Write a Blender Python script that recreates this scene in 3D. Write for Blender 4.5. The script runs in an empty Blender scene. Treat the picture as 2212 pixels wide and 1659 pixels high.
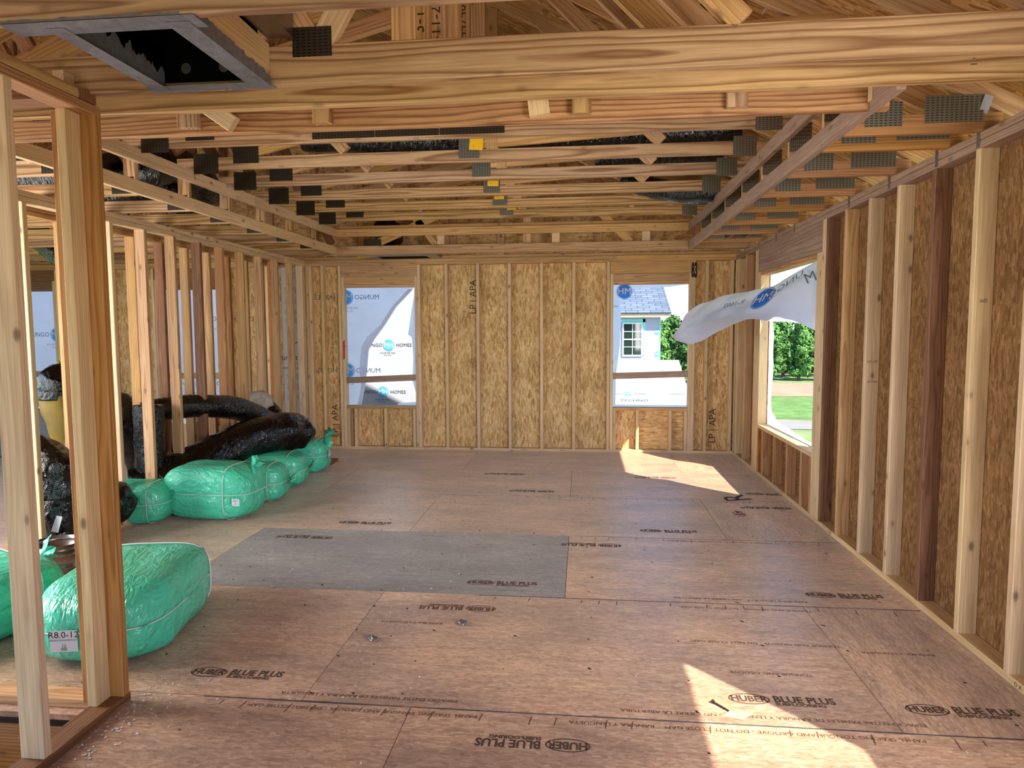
import bpy, bmesh, math, random
from mathutils import Matrix, Vector, noise
R0 = random.Random(7)
S = bpy.context.scene
COL = S.collection

# ------------------------------------------------------------------ camera, sky, sun, exposure
def setup_view():
    yaw, pitch, roll, h, fpx = .10374, .07841, -.00468, 1.54615, 1466.166
    fw = Vector((-math.sin(yaw) * math.cos(pitch), math.cos(yaw) * math.cos(pitch), -math.sin(pitch)))
    r = Vector((math.cos(yaw), math.sin(yaw), 0)); u = r.cross(fw)
    r2 = r * math.cos(roll) + u * math.sin(roll); u2 = -r * math.sin(roll) + u * math.cos(roll)
    cd = bpy.data.cameras.new('camera'); cd.sensor_width = 36; cd.lens = fpx / 2212 * 36
    cd.clip_start = .02; cd.clip_end = 600
    c = bpy.data.objects.new('camera', cd); COL.objects.link(c)
    m = Matrix((r2, u2, -fw)).transposed().to_4x4(); m.translation = (0, 0, h)
    c.matrix_world = m
    S.camera = c
    w = bpy.data.worlds.new('sky'); S.world = w; w.use_nodes = True
    nt = w.node_tree; nt.nodes.clear()
    sky = nt.nodes.new('ShaderNodeTexSky'); sky.sky_type = 'NISHITA'; sky.sun_disc = False
    sky.sun_elevation = math.radians(44.3); sky.sun_rotation = math.radians(137)
    sky.air_density = 1.0; sky.dust_density = .2; sky.ozone_density = 2.5
    bg = nt.nodes.new('ShaderNodeBackground'); bg.inputs['Strength'].default_value = SKY
    out = nt.nodes.new('ShaderNodeOutputWorld')
    tint = nt.nodes.new('ShaderNodeMix'); tint.data_type = 'RGBA'; tint.blend_type = 'MULTIPLY'; tint.inputs[0].default_value = 1
    tint.inputs[7].default_value = (.66, .86, 1.06, 1); nt.links.new(sky.outputs[0], tint.inputs[6])
    nt.links.new(tint.outputs[2], bg.inputs[0]); nt.links.new(bg.outputs[0], out.inputs[0])
    l = bpy.data.lights.new('sun', 'SUN'); l.energy = SUN; l.angle = math.radians(.6); l.color = (1, .94, .78)
    o = bpy.data.objects.new('sun', l); COL.objects.link(o)
    o.rotation_euler = Vector((-.70, .75, -1.0)).to_track_quat('-Z', 'Y').to_euler()
    # fill lamps added out of view to brighten the room, standing in for daylight
    for nm, loc, tgt, sx, sy, e in (('floor_fill', (.1, .55, .04), (.1, 1.5, 3.0), 3.0, 2.2, FRONT),
                                    ('stairwell_fill', (-4.7, 2.62, 1.35), (2, 4.3, 1.4), 1.1, 1.9, LEFT),
                                    ('right_fill', (2.10, .75, 1.3), (-1.3, 8.6, .35), 1.5, 1.4, RIGHT),
                                    ('left_room_fill', (-6.4, 4.3, 1.3), (.8, 7.4, .9), 3.0, 1.7, LEFT2)):
        a = bpy.data.lights.new(nm, 'AREA'); a.shape = 'RECTANGLE'; a.size = sx; a.size_y = sy; a.energy = e
        a.color = (1, .98, .96)
        if nm == 'right_fill': a.spread = math.radians(88)
        ao = bpy.data.objects.new(nm, a); COL.objects.link(ao); ao.location = loc
        ao.rotation_euler = (Vector(tgt) - Vector(loc)).to_track_quat('-Z', 'Y').to_euler()
    v = S.view_settings; v.view_transform = 'Standard'; v.look = 'None'; v.gamma = 1; v.use_curve_mapping = False
    v.exposure = EXPO
    S.cycles.max_bounces = 10; S.cycles.diffuse_bounces = 6; S.cycles.transmission_bounces = 6
    S.cycles.use_denoising = True
SKY, SUN, FRONT, LEFT, RIGHT, LEFT2, EXPO = .22, 8.5, 30, 95, 42, 45, .74
setup_view()

# ------------------------------------------------------------------ constants (metres; camera stands at x=0, y=0)
D, RX, H, T, W4 = 8.598, 1.856, 2.467, .0381, .089
LX, BX = -3.60, -3.97            # room faces of the left wall and of the second stud wall behind it
SP = .4064
RAISE = .303

# ------------------------------------------------------------------ materials
def new_mat(name):
    m = bpy.data.materials.new(name); m.use_nodes = True
    nt = m.node_tree; b = nt.nodes['Principled BSDF']
    return m, nt, b
def N(nt, t, **kw):
    n = nt.nodes.new(t)
    for k, v in kw.items(): setattr(n, k, v)
    return n
def L(nt, a, b): nt.links.new(a, b)
def setin(n, **kw):
    for k, v in kw.items(): n.inputs[k.replace('_', ' ')].default_value = v
def rgb(h):  # sRGB hex -> linear
    v = [int(h[i:i + 2], 16) / 255 for i in (0, 2, 4)]
    return tuple(x / 12.92 if x <= .04045 else ((x + .055) / 1.055) ** 2.4 for x in v) + (1,)
def ramp(nt, stops):
    n = N(nt, 'ShaderNodeValToRGB'); e = n.color_ramp.elements
    while len(e) > 1: e.remove(e[-1])
    e[0].position, e[0].color = stops[0]
    for p, c in stops[1:]:
        x = e.new(p); x.color = c
    return n
def mixc(nt, fac, a, b, mode='MIX'):
    n = N(nt, 'ShaderNodeMix', data_type='RGBA', blend_type=mode)
    for s, v in ((0, fac), (6, a), (7, b)):
        if hasattr(v, 'links'): L(nt, v, n.inputs[s])
        else: n.inputs[s].default_value = v
    return n.outputs[2]
def math_(nt, op, a, b=None, c=None):
    n = N(nt, 'ShaderNodeMath', operation=op)
    for i, v in enumerate((a, b, c)):
        if v is None: continue
        if hasattr(v, 'links'): L(nt, v, n.inputs[i])
        else: n.inputs[i].default_value = v
    return n.outputs[0]
def objcoord(nt, scale=(1, 1, 1), rot=(0, 0, 0), rand=True, spread=(37, 11, 7)):
    tc = N(nt, 'ShaderNodeTexCoord'); src = tc.outputs['Object']
    if rand:
        oi = N(nt, 'ShaderNodeObjectInfo')
        vm = N(nt, 'ShaderNodeVectorMath', operation='SCALE'); vm.inputs[0].default_value = spread
        L(nt, oi.outputs['Random'], vm.inputs['Scale'])
        ad = N(nt, 'ShaderNodeVectorMath', operation='ADD')
        L(nt, src, ad.inputs[0]); L(nt, vm.outputs[0], ad.inputs[1]); src = ad.outputs[0]
    mp = N(nt, 'ShaderNodeMapping'); mp.inputs['Scale'].default_value = scale; mp.inputs['Rotation'].default_value = rot
    L(nt, src, mp.inputs[0])
    return mp.outputs[0]
def wood(name, light, ring, ringscale=22, contrast=.8, knots=.5, vary=.22, dirt=0, dirtcol='5a4632', rough=.62):
    """lumber: the grain runs along the board's local X"""
    m, nt, b = new_mat(name)
    # pith position differs from board to board
    tc = N(nt, 'ShaderNodeTexCoord'); oi = N(nt, 'ShaderNodeObjectInfo')
    wn = N(nt, 'ShaderNodeTexWhiteNoise', noise_dimensions='1D'); L(nt, oi.outputs['Random'], wn.inputs['W'])
    sub = N(nt, 'ShaderNodeVectorMath', operation='SUBTRACT'); L(nt, wn.outputs['Color'], sub.inputs[0]); sub.inputs[1].default_value = (.5, .5, .5)
    sc = N(nt, 'ShaderNodeVectorMath', operation='MULTIPLY'); L(nt, sub.outputs[0], sc.inputs[0]); sc.inputs[1].default_value = (80, .10, .10)
    ad = N(nt, 'ShaderNodeVectorMath', operation='ADD'); L(nt, tc.outputs['Object'], ad.inputs[0]); L(nt, sc.outputs[0], ad.inputs[1])
    mp = N(nt, 'ShaderNodeMapping'); mp.inputs['Scale'].default_value = (.11, 1, 1); L(nt, ad.outputs[0], mp.inputs[0])
    wv = N(nt, 'ShaderNodeTexWave', wave_type='RINGS', rings_direction='X', wave_profile='SAW')
    setin(wv, Scale=ringscale, Distortion=12.0, Detail=2.0, Detail_Scale=.55, Detail_Roughness=.45); L(nt, mp.outputs[0], wv.inputs['Vector'])
    rp = ramp(nt, [(0, (0, 0, 0, 1)), (.45, (.12, .12, .12, 1)), (.82, (1, 1, 1, 1)), (1, (.25, .25, .25, 1))]); L(nt, wv.outputs['Fac'], rp.inputs[0])
    col = mixc(nt, math_(nt, 'MULTIPLY', rp.outputs[0], contrast), rgb(light), rgb(ring))
    # fibres
    mp2 = N(nt, 'ShaderNodeMapping'); mp2.inputs['Scale'].default_value = (2.5, 90, 90); L(nt, ad.outputs[0], mp2.inputs[0])
    n1 = N(nt, 'ShaderNodeTexNoise'); setin(n1, Scale=1.6, Detail=3.0); L(nt, mp2.outputs[0], n1.inputs['Vector'])
    f1 = ramp(nt, [(.25, (.80, .78, .76, 1)), (.75, (1.12, 1.1, 1.08, 1))]); L(nt, n1.outputs[0], f1.inputs[0])
    col = mixc(nt, 1.0, col, f1.outputs[0], 'MULTIPLY')
    # slow tone drift
    mp3 = N(nt, 'ShaderNodeMapping'); mp3.inputs['Scale'].default_value = (1.3, 9, 9); L(nt, ad.outputs[0], mp3.inputs[0])
    n2 = N(nt, 'ShaderNodeTexNoise'); setin(n2, Scale=1.0, Detail=3.0); L(nt, mp3.outputs[0], n2.inputs['Vector'])
    f2 = ramp(nt, [(.3, (.84, .80, .76, 1)), (.7, (1.1, 1.1, 1.1, 1))]); L(nt, n2.outputs[0], f2.inputs[0])
    col = mixc(nt, .8, col, f2.outputs[0], 'MULTIPLY')
    if dirt:
        n3 = N(nt, 'ShaderNodeTexNoise'); setin(n3, Scale=5.0, Detail=5.0, Roughness=.7); L(nt, mp3.outputs[0], n3.inputs['Vector'])
        f3 = ramp(nt, [(.45, (0, 0, 0, 1)), (.72, (1, 1, 1, 1))]); L(nt, n3.outputs[0], f3.inputs[0])
        col = mixc(nt, math_(nt, 'MULTIPLY', f3.outputs[0], dirt), col, rgb(dirtcol))
    if knots:
        mp4 = N(nt, 'ShaderNodeMapping'); mp4.inputs['Scale'].default_value = (4.5, 9, 9); L(nt, ad.outputs[0], mp4.inputs[0])
        vo = N(nt, 'ShaderNodeTexVoronoi'); setin(vo, Scale=1.0, Randomness=1.0); L(nt, mp4.outputs[0], vo.inputs['Vector'])
        kr = ramp(nt, [(.05, (1, 1, 1, 1)), (.10, (.6, .6, .6, 1)), (.13, (.15, .15, .15, 1)), (.24, (0, 0, 0, 1))]); L(nt, vo.outputs['Distance'], kr.inputs[0])
        col = mixc(nt, math_(nt, 'MULTIPLY', kr.outputs[0], knots), col, rgb('4a2410'))
    # board to board variation
    hv = N(nt, 'ShaderNodeHueSaturation')
    L(nt, math_(nt, 'MULTIPLY_ADD', wn.outputs['Value'], vary * 2, 1 - vary), hv.inputs['Value'])
    r2 = math_(nt, 'FRACT', math_(nt, 'MULTIPLY', oi.outputs['Random'], 17.3))
    L(nt, math_(nt, 'MULTIPLY_ADD', r2, .010, .494), hv.inputs['Hue'])
    L(nt, math_(nt, 'MULTIPLY_ADD', r2, .16, .86), hv.inputs['Saturation'])
    L(nt, col, hv.inputs['Color'])
    L(nt, hv.outputs[0], b.inputs['Base Color']); b.inputs['Roughness'].default_value = rough
    b.inputs['Specular IOR Level'].default_value = .25
    bp = N(nt, 'ShaderNodeBump'); setin(bp, Strength=.12, Distance=.002); L(nt, n1.outputs[0], bp.inputs['Height']); L(nt, bp.outputs[0], b.inputs['Normal'])
    return m
def osb(name, cols, flake=1.0, vary=.10, bump=.35, stain=None, rough=.75, streak=False):
    m, nt, b = new_mat(name)
    vals = []
    for i, (rot, sx, sy) in enumerate(((.35, 14, 55), (1.25, 17, 50), (-.6, 15, 60))):
        co = objcoord(nt, (sx * flake, sy * flake, 30), (0, 0, rot), True, (31 + i * 5, 23, 1))
        nz = N(nt, 'ShaderNodeTexNoise'); setin(nz, Scale=.8, Detail=2.0); L(nt, co, nz.inputs['Vector'])
        mx = N(nt, 'ShaderNodeVectorMath', operation='MULTIPLY_ADD'); L(nt, nz.outputs['Color'], mx.inputs[0]); mx.inputs[1].default_value = (.9, .9, 0); L(nt, co, mx.inputs[2])
        vo = N(nt, 'ShaderNodeTexVoronoi'); setin(vo, Scale=1.0); L(nt, mx.outputs[0], vo.inputs['Vector'])
        sp = N(nt, 'ShaderNodeSeparateColor'); L(nt, vo.outputs['Color'], sp.inputs[0])
        vals.append((sp.outputs[0], sp.outputs[1]))
    f = N(nt, 'ShaderNodeMix', data_type='FLOAT'); L(nt, math_(nt, 'GREATER_THAN', vals[0][1], .5), f.inputs[0]); L(nt, vals[0][0], f.inputs[2]); L(nt, vals[1][0], f.inputs[3])
    g = N(nt, 'ShaderNodeMix', data_type='FLOAT'); L(nt, math_(nt, 'GREATER_THAN', vals[2][1], .62), g.inputs[0]); L(nt, f.outputs[0], g.inputs[2]); L(nt, vals[2][0], g.inputs[3])
    co = objcoord(nt, (1, 1, 1))
    n1 = N(nt, 'ShaderNodeTexNoise'); setin(n1, Scale=26.0, Detail=5.0, Roughness=.65); L(nt, co, n1.inputs['Vector'])
    fac = math_(nt, 'ADD', math_(nt, 'MULTIPLY', g.outputs[0], .65), math_(nt, 'MULTIPLY', n1.outputs[0], .35))
    rp = ramp(nt, [(p, rgb(c)) for p, c in cols]); L(nt, fac, rp.inputs[0])
    col = rp.outputs[0]
    if streak:
        co2 = objcoord(nt, (3.5, 26, 1))
        n2 = N(nt, 'ShaderNodeTexNoise'); setin(n2, Scale=1.0, Detail=6.0, Roughness=.7); L(nt, co2, n2.inputs['Vector'])
        s = ramp(nt, [(.34, (.74, .64, .60, 1)), (.5, (1, 1, 1, 1)), (.75, (1.15, 1.13, 1.1, 1))]); L(nt, n2.outputs[0], s.inputs[0])
        col = mixc(nt, .85, col, s.outputs[0], 'MULTIPLY')
        co3 = objcoord(nt, (1.2, 2.2, 1))
        n3 = N(nt, 'ShaderNodeTexNoise'); setin(n3, Scale=1.3, Detail=5.0, Roughness=.6); L(nt, co3, n3.inputs['Vector'])
        d = ramp(nt, [(.38, (.72, .70, .72, 1)), (.5, (.95, .95, .95, 1)), (.68, (1.3, 1.25, 1.15, 1))]); L(nt, n3.outputs[0], d.inputs[0])
        col = mixc(nt, .9, col, d.outputs[0], 'MULTIPLY')
        co4 = objcoord(nt, (2.6, 5.0, 1))
        n4 = N(nt, 'ShaderNodeTexNoise'); setin(n4, Scale=1.0, Detail=3.0); L(nt, co4, n4.inputs['Vector'])
        e = ramp(nt, [(.60, (0, 0, 0, 1)), (.78, (1, 1, 1, 1))]); L(nt, n4.outputs[0], e.inputs[0])
        col = mixc(nt, math_(nt, 'MULTIPLY', e.outputs[0], .4), col, rgb('6e3a30'))
        co5 = objcoord(nt, (1, 1, 1))
        v5 = N(nt, 'ShaderNodeTexVoronoi'); setin(v5, Scale=22.0); L(nt, co5, v5.inputs['Vector'])
        w5 = ramp(nt, [(.05, (1, 1, 1, 1)), (.09, (0, 0, 0, 1))]); L(nt, v5.outputs['Distance'], w5.inputs[0])
        col = mixc(nt, math_(nt, 'MULTIPLY', w5.outputs[0], .45), col, rgb('2a1a14'))
    else:
        co2 = objcoord(nt, (1, 1, 1))
        n2 = N(nt, 'ShaderNodeTexNoise'); setin(n2, Scale=3.0, Detail=3.0); L(nt, co2, n2.inputs['Vector'])
        s = ramp(nt, [(.3, (.82, .78, .74, 1)), (.7, (1.12, 1.1, 1.08, 1))]); L(nt, n2.outputs[0], s.inputs[0])
        col = mixc(nt, .9, col, s.outputs[0], 'MULTIPLY')
    oi = N(nt, 'ShaderNodeObjectInfo'); hv = N(nt, 'ShaderNodeHueSaturation')
    L(nt, math_(nt, 'MULTIPLY_ADD', oi.outputs['Random'], vary * 2, 1 - vary), hv.inputs['Value']); L(nt, col, hv.inputs['Color'])
    L(nt, hv.outputs[0], b.inputs['Base Color']); b.inputs['Roughness'].default_value = rough; b.inputs['Specular IOR Level'].default_value = .5 if streak else .2
    if streak: b.inputs['Sheen Weight'].default_value = .38; b.inputs['Sheen Roughness'].default_value = .45; b.inputs['Sheen Tint'].default_value = rgb('e8dccc')
    bp = N(nt, 'ShaderNodeBump'); setin(bp, Strength=bump, Distance=.003); L(nt, fac, bp.inputs['Height']); L(nt, bp.outputs[0], b.inputs['Normal'])
    return m
def plain(name, hexc, rough=.6, metal=0, spec=.4, noise_amt=0, nscale=20, trans=None, bump=0):
    m, nt, b = new_mat(name)
    c = rgb(hexc); b.inputs['Base Color'].default_value = c
    b.inputs['Roughness'].default_value = rough; b.inputs['Metallic'].default_value = metal; b.inputs['Specular IOR Level'].default_value = spec
    if noise_amt or bump:
        co = objcoord(nt); n = N(nt, 'ShaderNodeTexNoise'); setin(n, Scale=nscale, Detail=5.0, Roughness=.6); L(nt, co, n.inputs['Vector'])
        r = ramp(nt, [(.3, tuple(x * (1 - noise_amt) for x in c[:3]) + (1,)), (.7, tuple(min(1, x * (1 + noise_amt)) for x in c[:3]) + (1,))])
        L(nt, n.outputs[0], r.inputs[0]); L(nt, r.outputs[0], b.inputs['Base Color'])
        if bump:
            bp = N(nt, 'ShaderNodeBump'); setin(bp, Strength=bump, Distance=.01); L(nt, n.outputs[0], bp.inputs['Height']); L(nt, bp.outputs[0], b.inputs['Normal'])
    return m
def wrap_mat(name, hexc, trans=.55):
    m, nt, b = new_mat(name); nt.nodes.remove(b)
    co = objcoord(nt); n = N(nt, 'ShaderNodeTexNoise'); setin(n, Scale=4.0, Detail=4.0); L(nt, co, n.inputs['Vector'])
    ck = N(nt, 'ShaderNodeTexBrick'); setin(ck, Scale=60.0, Mortar_Size=.03, Color1=(1, 1, 1, 1), Color2=(.98, .98, .98, 1), Mortar=(.93, .93, .94, 1)); L(nt, co, ck.inputs['Vector'])
    c = mixc(nt, 1.0, rgb(hexc), ck.outputs[0], 'MULTIPLY')
    r = ramp(nt, [(.3, (.9, .9, .92, 1)), (.7, (1, 1, 1, 1))]); L(nt, n.outputs[0], r.inputs[0]); c = mixc(nt, 1.0, c, r.outputs[0], 'MULTIPLY')
    d = N(nt, 'ShaderNodeBsdfDiffuse'); t = N(nt, 'ShaderNodeBsdfTranslucent'); L(nt, c, d.inputs[0]); L(nt, c, t.inputs[0])
    mx = N(nt, 'ShaderNodeMixShader'); mx.inputs[0].default_value = trans; L(nt, d.outputs[0], mx.inputs[1]); L(nt, t.outputs[0], mx.inputs[2])
    L(nt, mx.outputs[0], nt.nodes['Material Output'].inputs[0])
    return m
def plastic(name, hexc, rough=.18, wr=.6, scale=6.0, stretch=(1, 1, 1), vary=.25):
    m, nt, b = new_mat(name)
    c = rgb(hexc)
    co = objcoord(nt, stretch)
    n = N(nt, 'ShaderNodeTexNoise'); setin(n, Scale=scale, Detail=4.0, Roughness=.55, Distortion=1.2); L(nt, co, n.inputs['Vector'])
    r = ramp(nt, [(.3, tuple(x * (1 - vary) for x in c[:3]) + (1,)), (.7, tuple(min(1, x * (1 + vary)) for x in c[:3]) + (1,))]); L(nt, n.outputs[0], r.inputs[0])
    L(nt, r.outputs[0], b.inputs['Base Color']); b.inputs['Roughness'].default_value = rough; b.inputs['Specular IOR Level'].default_value = .6
    bp = N(nt, 'ShaderNodeBump'); setin(bp, Strength=wr, Distance=.03); L(nt, n.outputs[0], bp.inputs['Height']); L(nt, bp.outputs[0], b.inputs['Normal'])
    return m
def plate_mat(name, metal, slot, rough=.38):
    m, nt, b = new_mat(name)
    tc = N(nt, 'ShaderNodeTexCoord')
    br = N(nt, 'ShaderNodeTexBrick', offset=0.0, squash=1.0)
    setin(br, Scale=1.0, Color1=rgb(slot), Color2=rgb(slot), Mortar=rgb(metal), Mortar_Size=.0042, Mortar_Smooth=.1, Brick_Width=.0215, Row_Height=.0115)
    L(nt, tc.outputs['Object'], br.inputs['Vector'])
    L(nt, br.outputs['Color'], b.inputs['Base Color']); b.inputs['Metallic'].default_value = .7; b.inputs['Roughness'].default_value = rough
    bp = N(nt, 'ShaderNodeBump', invert=True); setin(bp, Strength=.6, Distance=.002); L(nt, br.outputs['Fac'], bp.inputs['Height']); L(nt, bp.outputs[0], b.inputs['Normal'])
    return m
M = {}
M['pale'] = wood('pale_spruce', 'dbbd92', 'c09a68', 24, .5, .7, .10)
M['tan'] = wood('tan_pine', 'cda26c', 'a0703c', 20, .7, .5, .14)
M['orange'] = wood('orange_pine', 'c08a50', '8a5528', 22, .7, .55, .14)
M['brown'] = wood('brown_pine', '8f6240', '5c3820', 24, .7, .5, .14, .35, '43230f')
M['chord'] = wood('yellow_pine_chord', 'c6a06e', '8a5e32', 13, 1.0, .35, .10, .22, '6a4e34')
M['greyed'] = wood('greyed_pine', 'a98c78', '86664f', 24, .6, .5, .12, .4, '76604f')
M['sap'] = wood('sap_stained_pine', 'c2905a', '84532a', 14, 1.0, .3, .08, .3, '5c2616')
M['ply'] = wood('weathered_plywood', 'a98b74', '86664f', 10, .7, .2, .05, .3, '705a4a')
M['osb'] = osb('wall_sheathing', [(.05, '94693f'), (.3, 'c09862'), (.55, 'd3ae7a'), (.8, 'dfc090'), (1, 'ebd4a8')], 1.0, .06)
M['osbshade'] = osb('shaded_wall_sheathing', [(.05, '553a22'), (.3, '76542f'), (.6, '886340'), (.85, '9b7650'), (1, 'b59068')], 1.5, .05)  # same sheathing as the back wall, with the side wall's shade in its colours
M['osbroof'] = osb('roof_sheathing', [(.05, '6c4422'), (.3, 'a2743f'), (.6, 'bd8c55'), (1, 'dcb684')], .8)
M['floor'] = osb('subfloor', [(.05, '86604c'), (.3, 'a9836a'), (.6, 'b8937a'), (1, 'd4b498')], 2.4, .05, .10, None, .36, True)
M['floordark'] = osb('stained_subfloor', [(.05, '4c4c54'), (.3, '68686e'), (.6, '767478'), (1, '948e8c')], 2.4, .04, .10, None, .5, True)
M['gap'] = plain('dark_gap', '2a1c16', .9)
M['plate'] = plate_mat('nail_plate', '8d8878', '2c2a26')
M['plated'] = plate_mat('dark_nail_plate', '4a4438', '14120f')
M['zinc'] = plain('zinc_steel', '9a9a98', .35, .85, .5, .15, 30)
M['galv'] = plain('galvanised_sheet', '8c8482', .28, .9, .5, .12, 25)
M['ink'] = plain('black_print', '2b211d', .8); M['floorink'] = plain('worn_print', '4a3830', .8)
M['inkfaint'] = plain('faint_print', '5d3f33', .8)
M['inkwood'] = plain('stamp_ink', '40301f', .8)
M['chalk'] = plain('blue_chalk', '4a4a58', .9, 0, .1, .3, 8)
M['red'] = plain('red_paint', 'c03a3c', .7)
M['yellow'] = plain('yellow_tag', 'e8b41c', .6)
M['white'] = plain('white_paper', 'd6d8e0', .6)
M['twine'] = plain('white_twine', 'd8dcd8', .6)
M['green'] = plastic('green_film', '4ccaa4', .12, .75, 9, (1, 2.6, 1.4), .05)
M['black'] = plastic('black_film', '040405', .1, .55, 12, (2.2, 1, 1), .3)
M['blacks'] = plastic('black_ribbed_film', '040405', .1, .6, 22, (4, 1, 1), .3)
M['blackin'] = plain('black_liner', '050506', .8, 0, .05)
M['mastic'] = plain('grey_mastic', '6c6a70', .75, 0, .3, .22, 30, None, .4)
M['fibre'] = plain('fibreglass_wool', 'b4aa9c', .95, 0, .1, .2, 30, None, .8)
M['ochre'] = plain('ochre_sleeve', '8d7426', .45, 0, .4, .18, 8, None, .4)
M['card'] = plain('cardboard', 'b99a78', .8, 0, .1, .08, 10)
M['tub'] = plain('white_acrylic', 'd8d8de', .25)
M['tubback'] = plain('grey_fibreglass_back', '7d7a80', .9, 0, .1, .15, 60, None, .5)
M['wrap'] = wrap_mat('white_house_wrap', 'ecedf6', .8)
M['wrapflap'] = wrap_mat('loose_house_wrap', 'd2d0dc', .4)
M['foil'] = plain('white_coated_sheathing', 'b2b0ae', .6)
M['wrapink'] = wrap_mat('wrap_lettering', '787c92', .6); M['nink'] = plain('roll_lettering', '3c404c', .8); M['nblue'] = plain('roll_blue', '4fa0dc', .7)
M['wrapblue'] = wrap_mat('wrap_blue', '5cb0ee', .6)
M['wrapblued'] = wrap_mat('wrap_blue_dark', '4a86dc', .45)
M['greenink'] = plain('green_lettering', '3e7468', .8)
M['orangecable'] = plain('orange_cable', 'e8762c', .5)
M['conc'] = plain('concrete', '8a8580', .9, 0, .1, .15, 6)

# ------------------------------------------------------------------ object helpers
WM = {}
def link(name, me, mat4, parent=None, label=None, cat=None, group=None, kind=None):
    o = bpy.data.objects.new(name, me); COL.objects.link(o)
    if parent is not None:
        o.parent = parent; o.matrix_parent_inverse = WM[parent.name].inverted()
    o.matrix_basis = mat4; WM[o.name] = mat4.copy()
    for k, v in (('label', label), ('category', cat), ('group', group), ('kind', kind)):
        if v: o[k] = v
    return o
def root(name, loc, label=None, cat=None, group=None, kind=None, rotz=0):
    return link(name, None, Matrix.Translation(loc) @ Matrix.Rotation(rotz, 4, 'Z'), None, label, cat, group, kind)
CACHE = {}
def lumber_mesh(l, w, t, ch, mat):
    k = (round(l, 3), round(w, 3), round(t, 3), round(ch, 4), mat)
    if k in CACHE: return CACHE[k]
    bm = bmesh.new(); a, b = w / 2, t / 2
    sec = [(-a + ch, -b), (a - ch, -b), (a, -b + ch), (a, b - ch), (a - ch, b), (-a + ch, b), (-a, b - ch), (-a, -b + ch)] if ch else [(-a, -b), (a, -b), (a, b), (-a, b)]
    rings = [[bm.verts.new((x, y, z)) for y, z in sec] for x in (-l / 2, l / 2)]
    n = len(sec)
    for i in range(n): bm.faces.new((rings[0][i], rings[0][(i + 1) % n], rings[1][(i + 1) % n], rings[1][i]))
    bm.faces.new(rings[0][::-1]); bm.faces.new(rings[1])
    bmesh.ops.recalc_face_normals(bm, faces=bm.faces)
    me = bpy.data.meshes.new('lumber'); bm.to_mesh(me); bm.free(); me.materials.append(M[mat]); CACHE[k] = me
    return me
def box(name, parent, x0, x1, y0, y1, z0, z1, mat, ch=.003, tilt=0, **kw):
    """axis-aligned piece; its longest side becomes local X, its thinnest local Z"""
    d = [x1 - x0, y1 - y0, z1 - z0]; o = sorted(range(3), key=lambda i: -d[i])
    ax = [Vector((1 if i == k else 0, 1 if i == 1 and k == 1 else 0, 0)) for k, i in enumerate(o)]
    e = [Vector((1, 0, 0)), Vector((0, 1, 0)), Vector((0, 0, 1))]
    X, Y = e[o[0]], e[o[1]]; Z = X.cross(Y)
    m = Matrix((X, Y, Z)).transposed().to_4x4(); m.translation = ((x0 + x1) / 2, (y0 + y1) / 2, (z0 + z1) / 2)
    if tilt: m = m @ Matrix.Rotation(tilt, 4, 'X')
    return link(name, lumber_mesh(d[o[0]], d[o[1]], d[o[2]], ch, mat), m, parent, **kw)
def strut(name, parent, p, q, w, t, mat, up=(0, 1, 0), ch=.003, **kw):
    """sloping piece from p to q; t is its thickness along UP, w the other width"""
    p, q = Vector(p), Vector(q); X = (q - p).normalized(); Z = Vector(up); Z = (Z - X * Z.dot(X)).normalized(); Y = Z.cross(X)
    m = Matrix((X, Y, Z)).transposed().to_4x4(); m.translation = (p + q) / 2
    return link(name, lumber_mesh((q - p).length, w, t, ch, mat), m, parent, **kw)
def mesh_obj(name, bm, mat, parent=None, mat4=None, smooth=False, **kw):
    me = bpy.data.meshes.new(name); bm.to_mesh(me); bm.free()
    for x in (mat if isinstance(mat, (list, tuple)) else [mat]): me.materials.append(M[x])
    if smooth:
        for p in me.polygons: p.use_smooth = True
    return link(name, me, mat4 or Matrix.Identity(4), parent, **kw)
TXT = {}
def text_mesh(s, size, align='CENTER', bold=0.0, mirror=False, mat='ink', squash=1.0):
    k = (s, size, align, bold, mirror, mat, squash)
    if k in TXT: return TXT[k]
    cu = bpy.data.curves.new('lettering', 'FONT'); cu.body = s; cu.size = size; cu.align_x = align; cu.align_y = 'CENTER'; cu.offset = bold; cu.resolution_u = 2
    o = bpy.data.objects.new('lettering', cu); COL.objects.link(o)
    dg = bpy.context.evaluated_depsgraph_get()
    me = bpy.data.meshes.new_from_object(o.evaluated_get(dg)); bpy.data.objects.remove(o); bpy.data.curves.remove(cu)
    for v in me.vertices:
        if mirror: v.co.x = -v.co.x
        v.co.x *= squash
    me.materials.clear(); me.materials.append(M[mat]); TXT[k] = me
    return me
def text(name, parent, s, size, m4, mat='ink', align='CENTER', bold=0.0, mirror=False, squash=1.0):
    return link(name, text_mesh(s, size, align, bold, mirror, mat, squash), m4, parent)
FACE_BACK = Matrix.Rotation(math.pi / 2, 4, 'X')       # text stands upright and faces -Y (towards the camera)
FACE_LEFT = Matrix.Rotation(-math.pi / 2, 4, 'Z') @ Matrix.Rotation(math.pi / 2, 4, 'X')   # faces -X
def at(x, y, z, rot=None): 
    m = Matrix.Translation((x, y, z)); return m @ rot if rot is not None else m
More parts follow.
